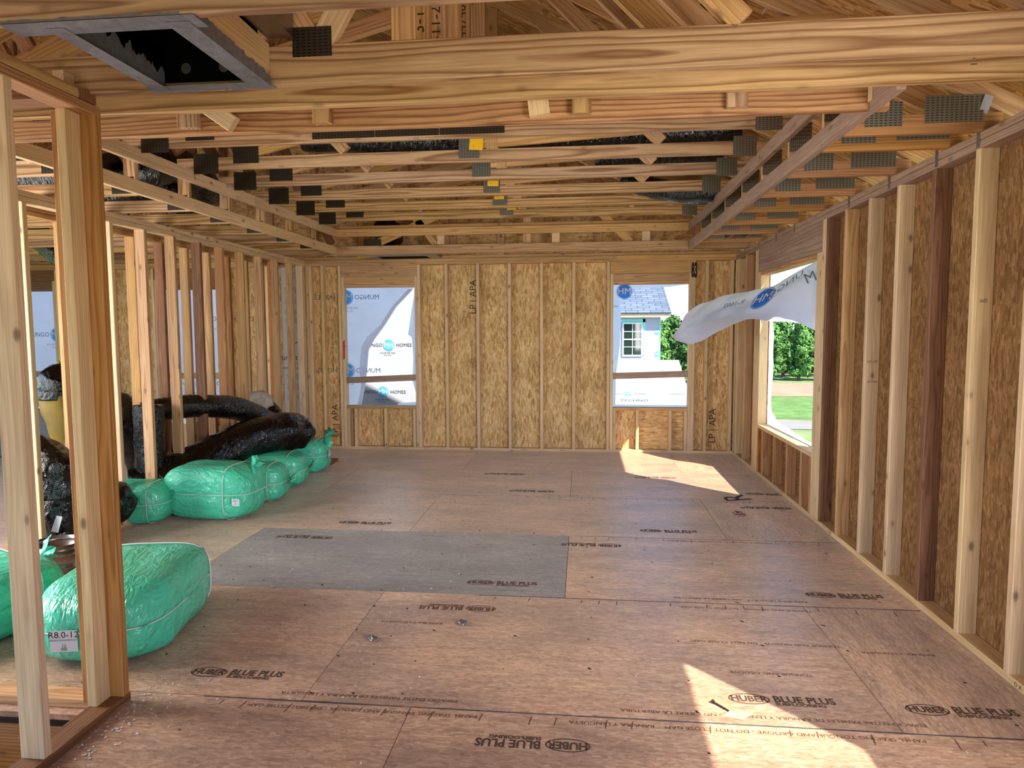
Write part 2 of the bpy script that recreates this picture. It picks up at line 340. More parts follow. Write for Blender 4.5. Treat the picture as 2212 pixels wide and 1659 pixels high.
def disc(bm, r, seg=24, z=0, c=(0, 0), ry=None, hole=0, mi=0):
    ry = ry or r
    P = [bm.verts.new((c[0] + r * math.cos(2 * math.pi * i / seg), c[1] + ry * math.sin(2 * math.pi * i / seg), z)) for i in range(seg)]
    if not hole: f = bm.faces.new(P); f.material_index = mi; return
    Q = [bm.verts.new((c[0] + (r - hole) * math.cos(2 * math.pi * i / seg), c[1] + (ry - hole) * math.sin(2 * math.pi * i / seg), z)) for i in range(seg)]
    for i in range(seg):
        f = bm.faces.new((P[i], P[(i + 1) % seg], Q[(i + 1) % seg], Q[i])); f.material_index = mi
def pick(*a): return R0.choice(a)

# ================================================================== FLOOR
floor = None
def build_floor():
    global floor
    bm = bmesh.new()
    for x0, x1, y0, y1 in ((-9.2, -3.6, -3, 8.75), (-3.6, -1.985, 2.44, 8.75), (-1.985, 1.96, -3, 8.75)):
        v = [bm.verts.new((x, y, z)) for z in (-.05, -.024) for x, y in ((x0, y0), (x1, y0), (x1, y1), (x0, y1))]
        for q in ((3, 2, 1, 0), (4, 5, 6, 7), (0, 1, 5, 4), (1, 2, 6, 5), (2, 3, 7, 6), (3, 0, 4, 7)): bm.faces.new([v[i] for i in q])
    floor = mesh_obj('floor', bm, 'gap', kind='structure')
    ys = [-3.0, -.965, .235, 1.435, 2.635, 3.84, 5.04, 6.235, 7.39, 8.69]
    offs = [.3, -.7, -1.2, -.70, -1.17, -.097, -1.33, -.11, 1.07]
    for r in range(9):
        y0, y1 = ys[r], ys[r + 1]; x = offs[r] - 2.4 * 4
        while x < 1.95:
            a, b = max(x, -9.2), min(x + 2.4, 1.955)
            if b - a > .05:
                segs = [(a, b, y0, y1)]
                if y1 <= 2.44 or y0 < 2.44:      # keep the stair opening clear
                    hx0, hx1, hy = -3.6, -1.985, 2.44
                    segs = []
                    if a < hx0: segs.append((a, min(b, hx0), y0, y1))
                    if b > hx1: segs.append((max(a, hx1), b, y0, y1))
                    if y1 > hy and a < hx1 and b > hx0: segs.append((max(a, hx0), min(b, hx1), hy, y1))
                for sx0, sx1, sy0, sy1 in segs:
                    if sx1 - sx0 < .03: continue
                    dark = r == 5 and abs(b + .097) < .02
                    box('subfloor_panel', floor, sx0 + .0015, sx1 - .0015, sy0 + .002, sy1 - .002, -.024, 0, 'floordark' if dark else 'floor', 0)
            x += 2.4
    # chalk lines snapped along the seams
    for y, x0, x1, w in ((2.628, -1.6, 1.85, .011), (3.832, -.6, 1.85, .010), (5.033, -.1, 1.85, .006), (6.232, -1.6, 1.85, .005)):
        bm = bmesh.new(); n = 24
        for i in range(n):
            xa, xb = x0 + (x1 - x0) * i / n, x0 + (x1 - x0) * (i + 1) / n
            wa = w * (.6 + .4 * noise.noise((xa * 3, y, 0)))
            bm.faces.new([bm.verts.new(p) for p in ((xa, y - wa / 2, .0009), (xb, y - wa / 2, .0009), (xb, y + wa / 2, .0009), (xa, y + wa / 2, .0009))])
        mesh_obj('chalk_line', bm, 'chalk', floor)
        bm = bmesh.new(); x = x0 + .1
        while x < x1 - .05:
            k = .006 if R0.random() < .7 else .010; l = R0.uniform(.03, .07)
            bm.faces.new([bm.verts.new(p) for p in ((x, y - .02, .0009), (x + .004, y - .02, .0009), (x + .004 - l * .15, y - .02 - l, .0009), (x - l * .15, y - .02 - l, .0009))])
            x += R0.choice((.1, .1, .2, .3))
        mesh_obj('tick_marks', bm, 'inkfaint', floor, kind='stuff')
    # printed maker's marks
    def mark(x, y, sc, flip, faint):
        ink = 'inkfaint' if faint else 'floorink'
        m = at(x, y, .0008) @ Matrix.Rotation(math.pi if flip else 0, 4, 'Z')
        bm = bmesh.new(); disc(bm, .085 * sc, 28, 0, (0, 0), .042 * sc, .006 * sc); mesh_obj('printed_ring', bm, ink, floor, m)
        text('printed_word', floor, 'HUBER', .062 * sc, m, ink, bold=.002 * sc, squash=.78)
        text('printed_word', floor, 'BLUE PLUS', .068 * sc, m @ at(.10 * sc, .006 * sc, 0), ink, 'LEFT', .002 * sc, squash=.78)
        text('printed_word', floor, 'SUBFLOORING', .030 * sc, m @ at(.10 * sc, -.032 * sc, 0), ink, 'LEFT', .001 * sc, squash=1.0)
    for x, y, sc, fl, fa in ((.70, 2.825, 1.0, 0, 0), (1.40, 2.808, 1.0, 0, 0), (-.05, 2.43, 1.0, 1, 0), (-1.69, 2.825, 1.0, 0, 0), (1.385, 4.015, 1.0, 0, 0), (-.56, 3.64, 1, 1, 1), (-.62, 4.03, 1, 0, 1),
                             (.20, 4.83, 1, 1, 0), (-1.88, 5.24, 1, 0, 0), (.53, 5.22, 1, 0, 0), (-.35, 6.44, 1, 1, 0), (1.72, 5.99, 1, 1, 0), (-1.95, 4.83, 1, 1, 1), (1.62, 6.5, 1, 0, 1), (.9, 7.15, 1, 1, 1), (-.7, 7.2, 1, 1, 1)):
        mark(x, y, sc, fl, fa)
    for x, y, s in ((.62, 2.585, 'PANEL SPACING TONGUE AND GROOVE - DO NOT CLOSE GAP!    RANURA Y LENGUETA'), (-.9, 2.585, 'PANEL SPACING TONGUE AND GROOVE - DO NOT CLOSE GAP!'), (.75, 2.69, 'ESPACIO ENTRE PANELES DE RANURA Y LENGUETA - NO CIERRE LA ABERTURA'),
                    (-.9, 2.69, 'ESPACIO ENTRE PANELES DE RANURA Y LENGUETA'), (.9, 3.77, 'TONGUE AND GROOVE - DO NOT CLOSE GAP!'), (.9, 3.90, 'RANURA Y LENGUETA - NO CIERRE LA ABERTURA'), (-.9, 3.43, 'RANURA Y LENGUETA'), (.9, 3.35, 'TONGUE AND GROOVE - DO NOT CLOSE GAP!'),
                    (1.5, 3.3, 'RANURA Y LENGUETA'), (.85, 3.05, 'TONGUE AND GROOVE'), (1.0, 4.98, 'RANURA Y LENGUETA - NO CIERRE LA ABERTURA'), (1.35, 6.17, 'TONGUE AND GROOVE'), (-.2, 6.30, 'RANURA Y LENGUETA')):
        text('printed_line', floor, s, .030, at(x, y, .0008) @ Matrix.Rotation(math.pi, 4, 'Z'), 'inkfaint', squash=1.1)
    # nail heads, specks
    bm = bmesh.new(); x = -3.4
    while x < 1.8:
        for k in range(24):
            y = 1.5 + k * .3 + R0.uniform(-.05, .05)
            if R0.random() < .7 and not (x < -1.98 and y < 2.5):
                px = x + R0.gauss(0, .012); w = R0.uniform(.003, .0055); l = w * R0.uniform(1.0, 2.4); a = R0.uniform(.3, 1.2)
                ca, sa = math.cos(a), math.sin(a)
                bm.faces.new([bm.verts.new((px + dx * ca - dy * sa, y + dx * sa + dy * ca, .0009)) for dx, dy in ((-w, -l), (w, -l), (w, l), (-w, l))])
        x += .203 if R0.random() < .4 else .406
    mesh_obj('nail_marks', bm, 'ink', floor, kind='stuff')
    # red stain
    bm = bmesh.new(); disc(bm, .05, 20, .0009, (1.317, 5.777), .10); mesh_obj('red_stain', bm, 'redstain', floor)
    # hand-drawn R by the right wall
    text('marker_letter', floor, 'R', .36, at(1.42, 6.33, .0009) @ Matrix.Rotation(1.9, 4, 'Z'), 'ink')
m, nt, b = new_mat('red_stain_dye'); b.inputs['Base Color'].default_value = rgb('7c2630'); b.inputs['Roughness'].default_value = .8
tcx = N(nt, 'ShaderNodeTexCoord'); nzx = N(nt, 'ShaderNodeTexNoise'); setin(nzx, Scale=40.0, Detail=4.0); L(nt, tcx.outputs['Object'], nzx.inputs['Vector'])
rpx = ramp(nt, [(.42, (0, 0, 0, 1)), (.6, (.9, .9, .9, 1))]); L(nt, nzx.outputs[0], rpx.inputs[0]); L(nt, rpx.outputs[0], b.inputs['Alpha']); M['redstain'] = m
build_floor()

def floor_edge():
    """the floor framing seen in the stair opening"""
    r = root('floor_framing', (-2.8, 2.4, -.2), kind='structure')
    box('rim_board', r, -3.6, -1.985, 2.44, 2.478, -.36, -.05, 'orange')
    box('rim_board', r, -2.023, -1.985, -.5, 2.40, -.36, -.05, 'orange')
    for y in (2.05, 1.55, 1.05): box('floor_chord', r, -3.6, -2.03, y, y + W4, -.11, -.072, 'orange')
    for y in (2.05, 1.55, 1.05): box('floor_chord', r, -3.6, -2.03, y, y + W4, -.46, -.42, 'orange')
    strut('floor_web', r, (-2.9, 2.09, -.42), (-2.3, 2.09, -.11), W4, T, 'orange')
    strut('floor_web', r, (-3.5, 2.09, -.11), (-2.9, 2.09, -.42), W4, T, 'orange')
    box('nail_plate', r, -2.28, -2.14, 2.043, 2.049, -.30, -.08, 'plate', 0)
    box('edge_plate', r, -4.6, -1.99, 2.49, 2.58, 0, T, 'tan')
floor_edge()

# ================================================================== WALLS
def sheath(parent, axis, pos, th, edges, wins, zs, mat, mats=None):
    """sheathing sheets on a wall along AXIS ('x' or 'y') between the EDGES; openings are left out"""
    for a, b in zip(edges[:-1], edges[1:]):
        spans = [(zs[0], zs[1])]
        for w0, w1, z0, z1 in wins:
            if a >= w0 - .001 and b <= w1 + .001: spans = [(zs[0], z0), (z1, zs[1])]
        for z0, z1 in spans:
            mt = (mats or {}).get(round((a + b) / 2, 2), mat)
            if axis == 'x': box('sheathing_panel', parent, a + .0015, b - .0015, pos, pos + th, z0, z1, mt, 0)
            else: box('sheathing_panel', parent, pos, pos + th, a + .0015, b - .0015, z0, z1, mt, 0)

def stud_wood(): return pick('pale', 'pale', 'tan')
ZB, ZT = T, H - 2 * T
WIN = [(-8.10, -7.17), (-5.66, -4.73), (-3.08, -2.15), (.38, 1.305)]
ZS, ZH = .575, 2.112
def back_wall():
    r = root('wall_back', (0, D, 0), kind='structure')
    y0, y1 = D, D + W4
    for a, b in ((-9.2, -6.3), (-6.3, -2.66), (-2.66, .75), (.75, RX)): box('bottom_plate', r, a, b, y0, y1, 0, T, 'pale')
    for a, b in ((-9.2, -5.2), (-5.2, -2.99), (-2.99, -.45), (-.45, RX)): box('top_plate', r, a, b, y0, y1, ZT, ZT + T, 'tan')
    for a, b in ((-9.2, -4.1), (-4.1, -2.11), (-2.11, -1.62), (-1.62, .42), (.42, RX)): box('top_plate', r, a, b, y0, y1, ZT + T, H, 'tan')
    full = [-1.755 + SP * k for k in range(5)] + [1.50, 1.80, -3.392, -3.595, -3.555] + [-4.15, -4.55, -5.95, -6.35, -6.75, -8.5, -8.9]
    for x in full: box('stud', r, x, x + T, y0, y1, ZB, ZT, 'pale')
    for a, b in WIN:
        main = a > -4
        mt = 'tan' if main else 'brown'
        for x in (a - T, b): box('jack_stud', r, x, x + T, y0, y1, ZB, 2.246, 'pale')
        for x in (a - 2 * T - .004, b + T): box('king_stud', r, x, x + T, y0, y1, ZB, ZT, 'pale')
        box('header', r, a - T, b + T, y0, y0 + T, 2.246, ZT, mt); box('header', r, a, b, y0, y0 + T, 2.150, 2.245, mt)
        box('header', r, a - T, b + T, y0 + .05, y0 + .088, 2.150, ZT, mt)
        box('header_plate', r, a, b, y0, y1, ZH, 2.149, mt)
        box('sill', r, a, b, y0, y1, ZS - T, ZS, mt)
        for q in ((.003, .10, .50, .885) if abs(a + 3.08) < .1 else (.003, .29, .695, .885)): box('cripple_stud', r, a + q, a + q + T, y0, y1, ZB, ZS - T, 'pale')
    zl = {2: (.875, .915), 3: (.94, .968), 0: (.95, .95), 1: (.93, .93)}
    for i, (a, b) in enumerate(WIN):
        za, zb = zl[i]
        strut('cross_board', r, (a + .002, y0 + .04, za + .03), (b - .002, y0 + .04, zb + .03), .078, T, 'greyed')
    edges = sorted(set([-9.2, -8.6, -3.97, -3.69, -2.66, -1.73, -.52, .70, 1.9] + [w for p in WIN for w in p] + [-6.3, -4.45, 1.52]))
    sheath(r, 'x', D + W4, .011, edges, [(a, b, ZS, ZH) for a, b in WIN], (0, H + .02), 'osb', {round((-3.97 - 3.69) / 2, 2): 'foil'})
    # mill stamps on the sheathing, running up the sheet
    up = FACE_BACK @ Matrix.Rotation(math.pi / 2, 4, 'Z')
    yy = D + W4 - .0012
    for x, s, sz, z in ((-3.27, 'LP | APA', .12, .36), (-3.28, 'RATED SHEATHING  EXPOSURE 1', .035, 1.3), (-3.24, 'STRENGTH AXIS THIS DIRECTION', .03, 1.6), (-1.40, 'LP | APA', .12, 1.98), (-1.42, 'RATED SHEATHING  EXPOSURE 1', .035, 1.2),
                        (-1.97, 'RATED SHEATHING  EXPOSURE 1', .03, 1.7), (-1.97, 'THIS SIDE', .05, 1.0), (1.63, 'LP | APA', .12, .34), (1.67, 'RATED SHEATHING  EXPOSURE 1', .035, 1.1), (1.62, 'STRENGTH AXIS THIS DIRECTION', .03, 1.5)):
        text('mill_stamp', r, s, sz, at(x, yy, z, up), 'inkwood')
    # printing on the white coated sheet
    x = -3.83
    for z, s, sz, mt in ((2.31, 'RESIST', .05, 'wrapink'), (2.25, 'CRAFT', .05, 'wrapink'), (1.46, 'Y  U R', .24, 'greenink'), (1.20, 'ura  the', .10, 'ink'), (1.12, 'RESIST', .045, 'ink'), (1.06, 'HEATH  CRAFT', .045, 'ink'), (.50, 'Y  U R', .24, 'greenink'), (.27, 'ura  the', .10, 'ink')):
        text('sheet_print', r, s, sz, at(x, yy, z, FACE_BACK), mt)
    bm = bmesh.new()
    for zc in (2.12, 1.98, 1.84, 1.72, .98, .84, .70):
        for k in range(5):
            z = zc - k * .016; w = R0.uniform(.05, .085)
            for xc in (-3.89, -3.76): bm.faces.new([bm.verts.new((xc + dx, yy, z + dz)) for dx, dz in ((-w / 2, 0), (w / 2, 0), (w / 2, .006), (-w / 2, .006))])
    mesh_obj('sheet_small_print', bm, 'wrapink', r, kind='stuff')
    # red and black paint marks on jambs
    for x0, x1, z0, z1, mt in ((-3.112, -3.085, 1.18, 1.44, 'red'),):
        bm = bmesh.new(); bm.faces.new([bm.verts.new(p) for p in ((x0, y0 - .001, z0), (x1, y0 - .001, z0 + .01), (x1, y0 - .001, z1), (x0, y0 - .001, z1 - .03))]); mesh_obj('paint_mark', bm, mt, r)
    text('marker_number', r, '83', .24, at(1.362, y0 - .001, 2.27, FACE_BACK), 'ink', bold=.014, squash=.3)
    for x, s in ((-2.55, 'I I V I'), (-2.28, 'V 2'), (-.75, '1 2 V'), (-.25, '4 X 1'), (1.02, 'X X 1')):
        text('pencil_mark', r, s, .03, at(x, y0 - .001, .02, FACE_BACK), 'ink')
    return r
back_wall()

def right_wall():
    r = root('wall_right', (RX, 4, 0), kind='structure')
    x0, x1 = RX, RX + W4
    for a, b in ((-3, 1.7), (1.7, 5.2), (5.2, D + W4)): box('bottom_plate', r, x0, x1, a, b, 0, T, 'pale')
    for a, b in ((-3, 2.2), (2.2, 6.3), (6.3, D + W4)): box('top_plate', r, x0, x1, a, b, ZT, ZT + T - .001, 'greyed')
    for a, b in ((-3, .9), (.9, 4.8), (4.8, D)): box('top_plate', r, x0, x1, a, b, ZT + T + .001, H, 'greyed')
    mats = {1: 'pale', 2: 'brown', 3: 'pale', 4: 'pale', 5: 'tan', 0: 'pale'}
    for k in range(-2, 6):
        y = 3.068 + SP * k
        box('stud', r, x0, x1, y, y + T, ZB, ZT, mats.get(k, 'tan'))
    box('stud', r, x0, x1, 5.46, 5.498, ZB, ZT, 'brown')
    for y, mt in ((8.448, 'pale'), (8.058, 'tan'), (8.56, 'pale')): box('stud', r, x0, x1, y, y + T, ZB, ZT, mt)
    for i in range(2): box('king_stud', r, x0, x1, 5.50 + i * .0385, 5.538 + i * .0385, ZB, ZT, 'pale')
    for i in range(3): box('jack_stud', r, x0, x1, 5.578 + i * .0385, 5.616 + i * .0385, ZB, 2.149, 'pale')
    for i in range(3): box('jack_stud', r, x0, x1, 7.41 + i * .0385, 7.448 + i * .0385, ZB, 2.149, 'pale')
    for i in range(3): box('king_stud', r, x0, x1, 7.527 + i * .0385, 7.565 + i * .0385, ZB, ZT, 'pale')
    box('header', r, x0 + .001, x0 + .045, 5.58, 7.525, 2.150, ZT, 'ply'); box('header', r, x0 + .046, x1, 5.58, 7.525, 2.150, ZT, 'ply')
    box('header_plate', r, x0, x1, 5.695, 7.408, 2.112, 2.149, 'orange')
    box('sill', r, x0 - .004, x1, 5.695, 7.408, ZS - T - .03, ZS - .03, 'pale')
    for y in (5.70, 5.939, 6.347, 6.766, 7.192, 7.365): box('cripple_stud', r, x0, x1, y, y + T, ZB, ZS - T - .03, 'orange')
    # the window nearer than the frame, whose sunlight falls on the floor
    a, b = -.07, 1.63
    for y in (a - T, b): box('jack_stud', r, x0, x1, y, y + T, ZB, 2.149, 'pale')
    for y in (a - 2 * T, b + T): box('king_stud', r, x0, x1, y, y + T, ZB, ZT, 'pale')
    box('header', r, x0, x1, a - T, b + T, 2.150, ZT, 'ply'); box('header_plate', r, x0, x1, a, b, 2.112, 2.149, 'orange'); box('sill', r, x0, x1, a, b, ZS - T, ZS, 'pale')
    for y in (.25, .66, 1.06, 1.4): box('cripple_stud', r, x0, x1, y, y + T, ZB, ZS - T, 'orange')
    box('cross_board', r, x0 + .02, x0 + .058, a, b, 1.12, 1.20, 'greyed')
    for y in (-2.9, -2.5, -2.1, -1.7, -1.3, -.9, -.5): box('stud', r, x0, x1, y, y + T, ZB, ZT, 'tan')
    edges = [-3, -1.5, -.07, 1.63, 2.75, 3.97, 5.19, 5.695, 7.408, 7.7, D + W4 + .01]
    sheath(r, 'y', RX + W4, .011, edges, [(-.07, 1.63, ZS, ZH), (5.695, 7.408, ZS - .03, ZH)], (0, H + .0), 'osbshade')
    # steel ties over the plates
    for y in (3.05, 3.48, 3.86, 4.42, 5.05, 6.28, 6.86, 7.51, 8.12):
        g = link('hurricane_tie', None, at(x0, y, H), r)
        box('tie_strap', g, x0 - .0025, x0 - .001, y, y + .028, H - .07, H + .06, 'zinc', 0)
        strut('tie_strap', g, (x0 - .01, y + .0, H + .04), (x0 + .02, y - .02, H + .16), .04, .002, 'zinc', (0, 1, 0), 0)
    fl = FACE_LEFT
    for y, z, s, sz in ((3.485, 1.69, 'SPF', .025),):
        text('grade_stamp', r, s, sz, at(x0 + .045, 3.474 - .0006, 1.68, FACE_BACK @ Matrix.Rotation(math.pi, 4, 'Z')), 'inkwood')
    text('grade_stamp', r, 'KD-HT', .022, at(x0 + .045, 4.694 - .0006, 1.33, FACE_BACK), 'inkwood')
    text('grade_stamp', r, 'KD-HT', .022, at(x0 + .045, 4.694 - .0006, 1.20, FACE_BACK @ Matrix.Rotation(math.pi, 4, 'Z')), 'inkwood')
    for y, s in ((5.22, 'X V'), (6.5, 'X I'), (3.0, 'O X')):
        text('pencil_mark', r, s, .028, at(x0 - .0008, y, .02, fl), 'ink')
right_wall()

def left_walls():
    r = root('wall_left', (LX, 6, 0), kind='structure')
    x0, x1 = LX - W4, LX
    for a, b in ((3.3, 5.6), (5.6, D)): box('bottom_plate', r, x0, x1, a, b, 0, T, 'tan')
    for a, b in ((3.3, 8.0), (8.0, D)): box('top_plate', r, x0, x1, a, b, ZT, ZT + T - .0008, 'pale')
    for a, b in ((3.3, 6.4), (6.4, D)): box('top_plate', r, x0, x1, a, b, ZT + T + .0008, H, 'pale')
    mt = ['pale', 'tan', 'tan', 'brown', 'tan', 'orange', 'brown', 'tan', 'tan', 'pale', 'pale']
    ys = [4.105, 4.515] + [4.922 + .409 * k for k in range(9)]
    cols = ['pale', 'tan', 'pale', 'tan', 'tan', 'brown', 'orange', 'tan', 'tan', 'tan', 'tan']
    for y, c in zip(ys, cols): box('stud', r, x0, x1, y, y + T, ZB, ZT, c)
    box('stud', r, x0, x1, 8.55, 8.588, ZB, ZT, 'pale'); box('stud', r, x0, x1, 8.51, 8.548, ZB, ZT, 'pale'); box('stud', r, x0, x1, 3.69, 3.728, ZB, ZT, 'tan')
    r = root('wall_inner', (BX, 6, 0), kind='structure')
    x0, x1 = BX - W4, BX
    box('bottom_plate', r, x0, x1, 4.2, D, 0, T, 'tan')
    box('top_plate', r, x0, x1, 4.2, D, ZT, ZT + T - .0008, 'tan'); box('top_plate', r, x0, x1, 4.2, D, ZT + T + .0008, H, 'tan')
    for k, c in zip(range(-2, 7), ('tan', 'brown', 'tan', 'brown', 'tan', 'tan', 'orange', 'tan', 'tan')):
        y = 5.73 + .41 * k; box('stud', r, x0, x1, y, y + T, ZB, ZT, c)
    # partition stub beside the stair opening
    r = root('wall_stairwell', (-1.93, 1.5, 0), kind='structure')
    xa, xb = -1.982, -1.891
    box('bottom_plate', r, xa - .005, xb + .003, -1.5, 2.566, 0, T, 'brown')
    box('top_plate', r, xa, xb, -1.5, 2.566, ZT, ZT + T - .0008, 'orange')
    box('top_plate', r, xa, xb, -1.5, 2.452, ZT + T + .0008, H, 'tan')
    box('top_plate', r, -4.6, xb, 2.455, 2.545, ZT + T + .0008, H, 'brown')
    box('block', r, -2.0, -1.955, 2.46, 2.55, H, H + .07, 'pale')
    box('stud', r, xa - .003, xb - .003, 2.111, 2.149, ZB, ZT, 'pale')
    box('stud', r, xa, xb, 2.527, 2.566, ZB, ZT, 'orange')
    box('stud', r, -1.986, -1.948, 2.445, 2.5265, ZB, ZT, 'pale')
    box('stud', r, -2.028, -1.990, 2.47, 2.557, ZB, ZT, 'orange')
    for y in (1.70, 1.29, .88, .47): box('stud', r, xa, xb, y, y + T, ZB, ZT, 'tan')
left_walls()

# ================================================================== ROOF
def roof_z(x): return 2.70 + .5 * (RX - x)         # underside of the sheathing on the right slope
RIDGE = -3.5
def roof():
    r = root('roof', (0, 4, 4), kind='structure')
    for side in (1, -1):
        n = 5
        for i in range(n):
            xa, xb = 2.12 - i * 1.2, 2.12 - (i + 1) * 1.2
            if side < 0: xa, xb = 2 * RIDGE - xa, 2 * RIDGE - xb
            for j in range(5):
                y0 = -3.2 + j * 2.44 + (1.22 if i % 2 else 0); y1 = y0 + 2.437
                y0, y1 = max(y0, -3.2), min(y1, 8.95)
                za = roof_z(2.12 - i * 1.2); zb = roof_z(2.12 - (i + 1) * 1.2)
                p, q = Vector((xa, (y0 + y1) / 2, za)), Vector((xb, (y0 + y1) / 2, zb))
                dx = (q - p) * .999; q = p + dx
                strut('sheathing_panel', r, p + Vector((0, 0, .007)), q + Vector((0, 0, .007)), y1 - y0, .012, 'osbroof', (0, 0, 1), 0)
    box('fascia', r, 2.125, 2.15, -3.2, 8.95, 2.43, 2.56, 'tan')
    fg = root('unseen_front_gable', (0, -3.1, H), kind='structure')  # unseen gable end added behind the camera to keep light out of the attic
    bm = bmesh.new()
    P = [(-8.9, H), (2.1, H), (2.1, roof_z(2.1) - .01), (RIDGE, roof_z(RIDGE) - .01), (-8.9, roof_z(1.9) - .01)]
    f = [bm.verts.new((x, y, z)) for y in (-3.12, -3.108) for x, z in P]
    bm.faces.new(f[4::-1]); bm.faces.new(f[5:])
    for i in range(5): bm.faces.new((f[i], f[(i + 1) % 5], f[(i + 1) % 5 + 5], f[i + 5]))
    mesh_obj('gable_sheathing', bm, 'osb', fg)
    # gable end above the back wall
    g = root('wall_gable', (0, D + .06, H), kind='structure')
    x = -8.4
    while x < 1.8:
        ztop = (roof_z(x) if x > RIDGE else roof_z(2 * RIDGE - x)) - .10
        if ztop - H > .25: box('gable_stud', g, x, x + W4, D + .045, D + .083, H + .045, ztop, 'tan')
        x += .61
    box('gable_chord', g, -8.9, 1.9, D + .045, D + .083, H + .001, H + .044, 'tan')
    bm = bmesh.new()
    P = [(-8.9, H), (2.1, H), (2.1, roof_z(2.1) - .01), (RIDGE, roof_z(RIDGE) - .01), (-8.9, roof_z(1.9) - .01)]
    f = [bm.verts.new((x, y, z)) for y in (D + W4, D + W4 + .011) for x, z in P]
    bm.faces.new(f[4::-1]); bm.faces.new(f[5:])
    for i in range(5): bm.faces.new((f[i], f[(i + 1) % 5], f[(i + 1) % 5 + 5], f[i + 5]))
    mesh_obj('gable_sheathing', bm, 'osb', g)
    for i, x in enumerate([-2.1 + .61 * k for k in range(6)]):
        text('truss_stencil', g, ('JIC01', '11-JI', 'JIC01')[i % 3], .06, at(-8.4 + .61 * round((x + 8.4) / .61) + .045, D + .0442, H + .32, FACE_BACK @ Matrix.Rotation(math.pi / 2, 4, 'Z')), 'ink')
roof()

def stencil(parent, s, size, x, y, z, up=False, mirror=False, flip=False):
    rot = FACE_BACK @ (Matrix.Rotation(math.pi / 2 * (1 if not flip else -1), 4, 'Z') if up else Matrix.Rotation(math.pi if flip else 0, 4, 'Z'))
    text('truss_stencil', parent, s, size, at(x, y, z, rot), 'inkwood', mirror=mirror)

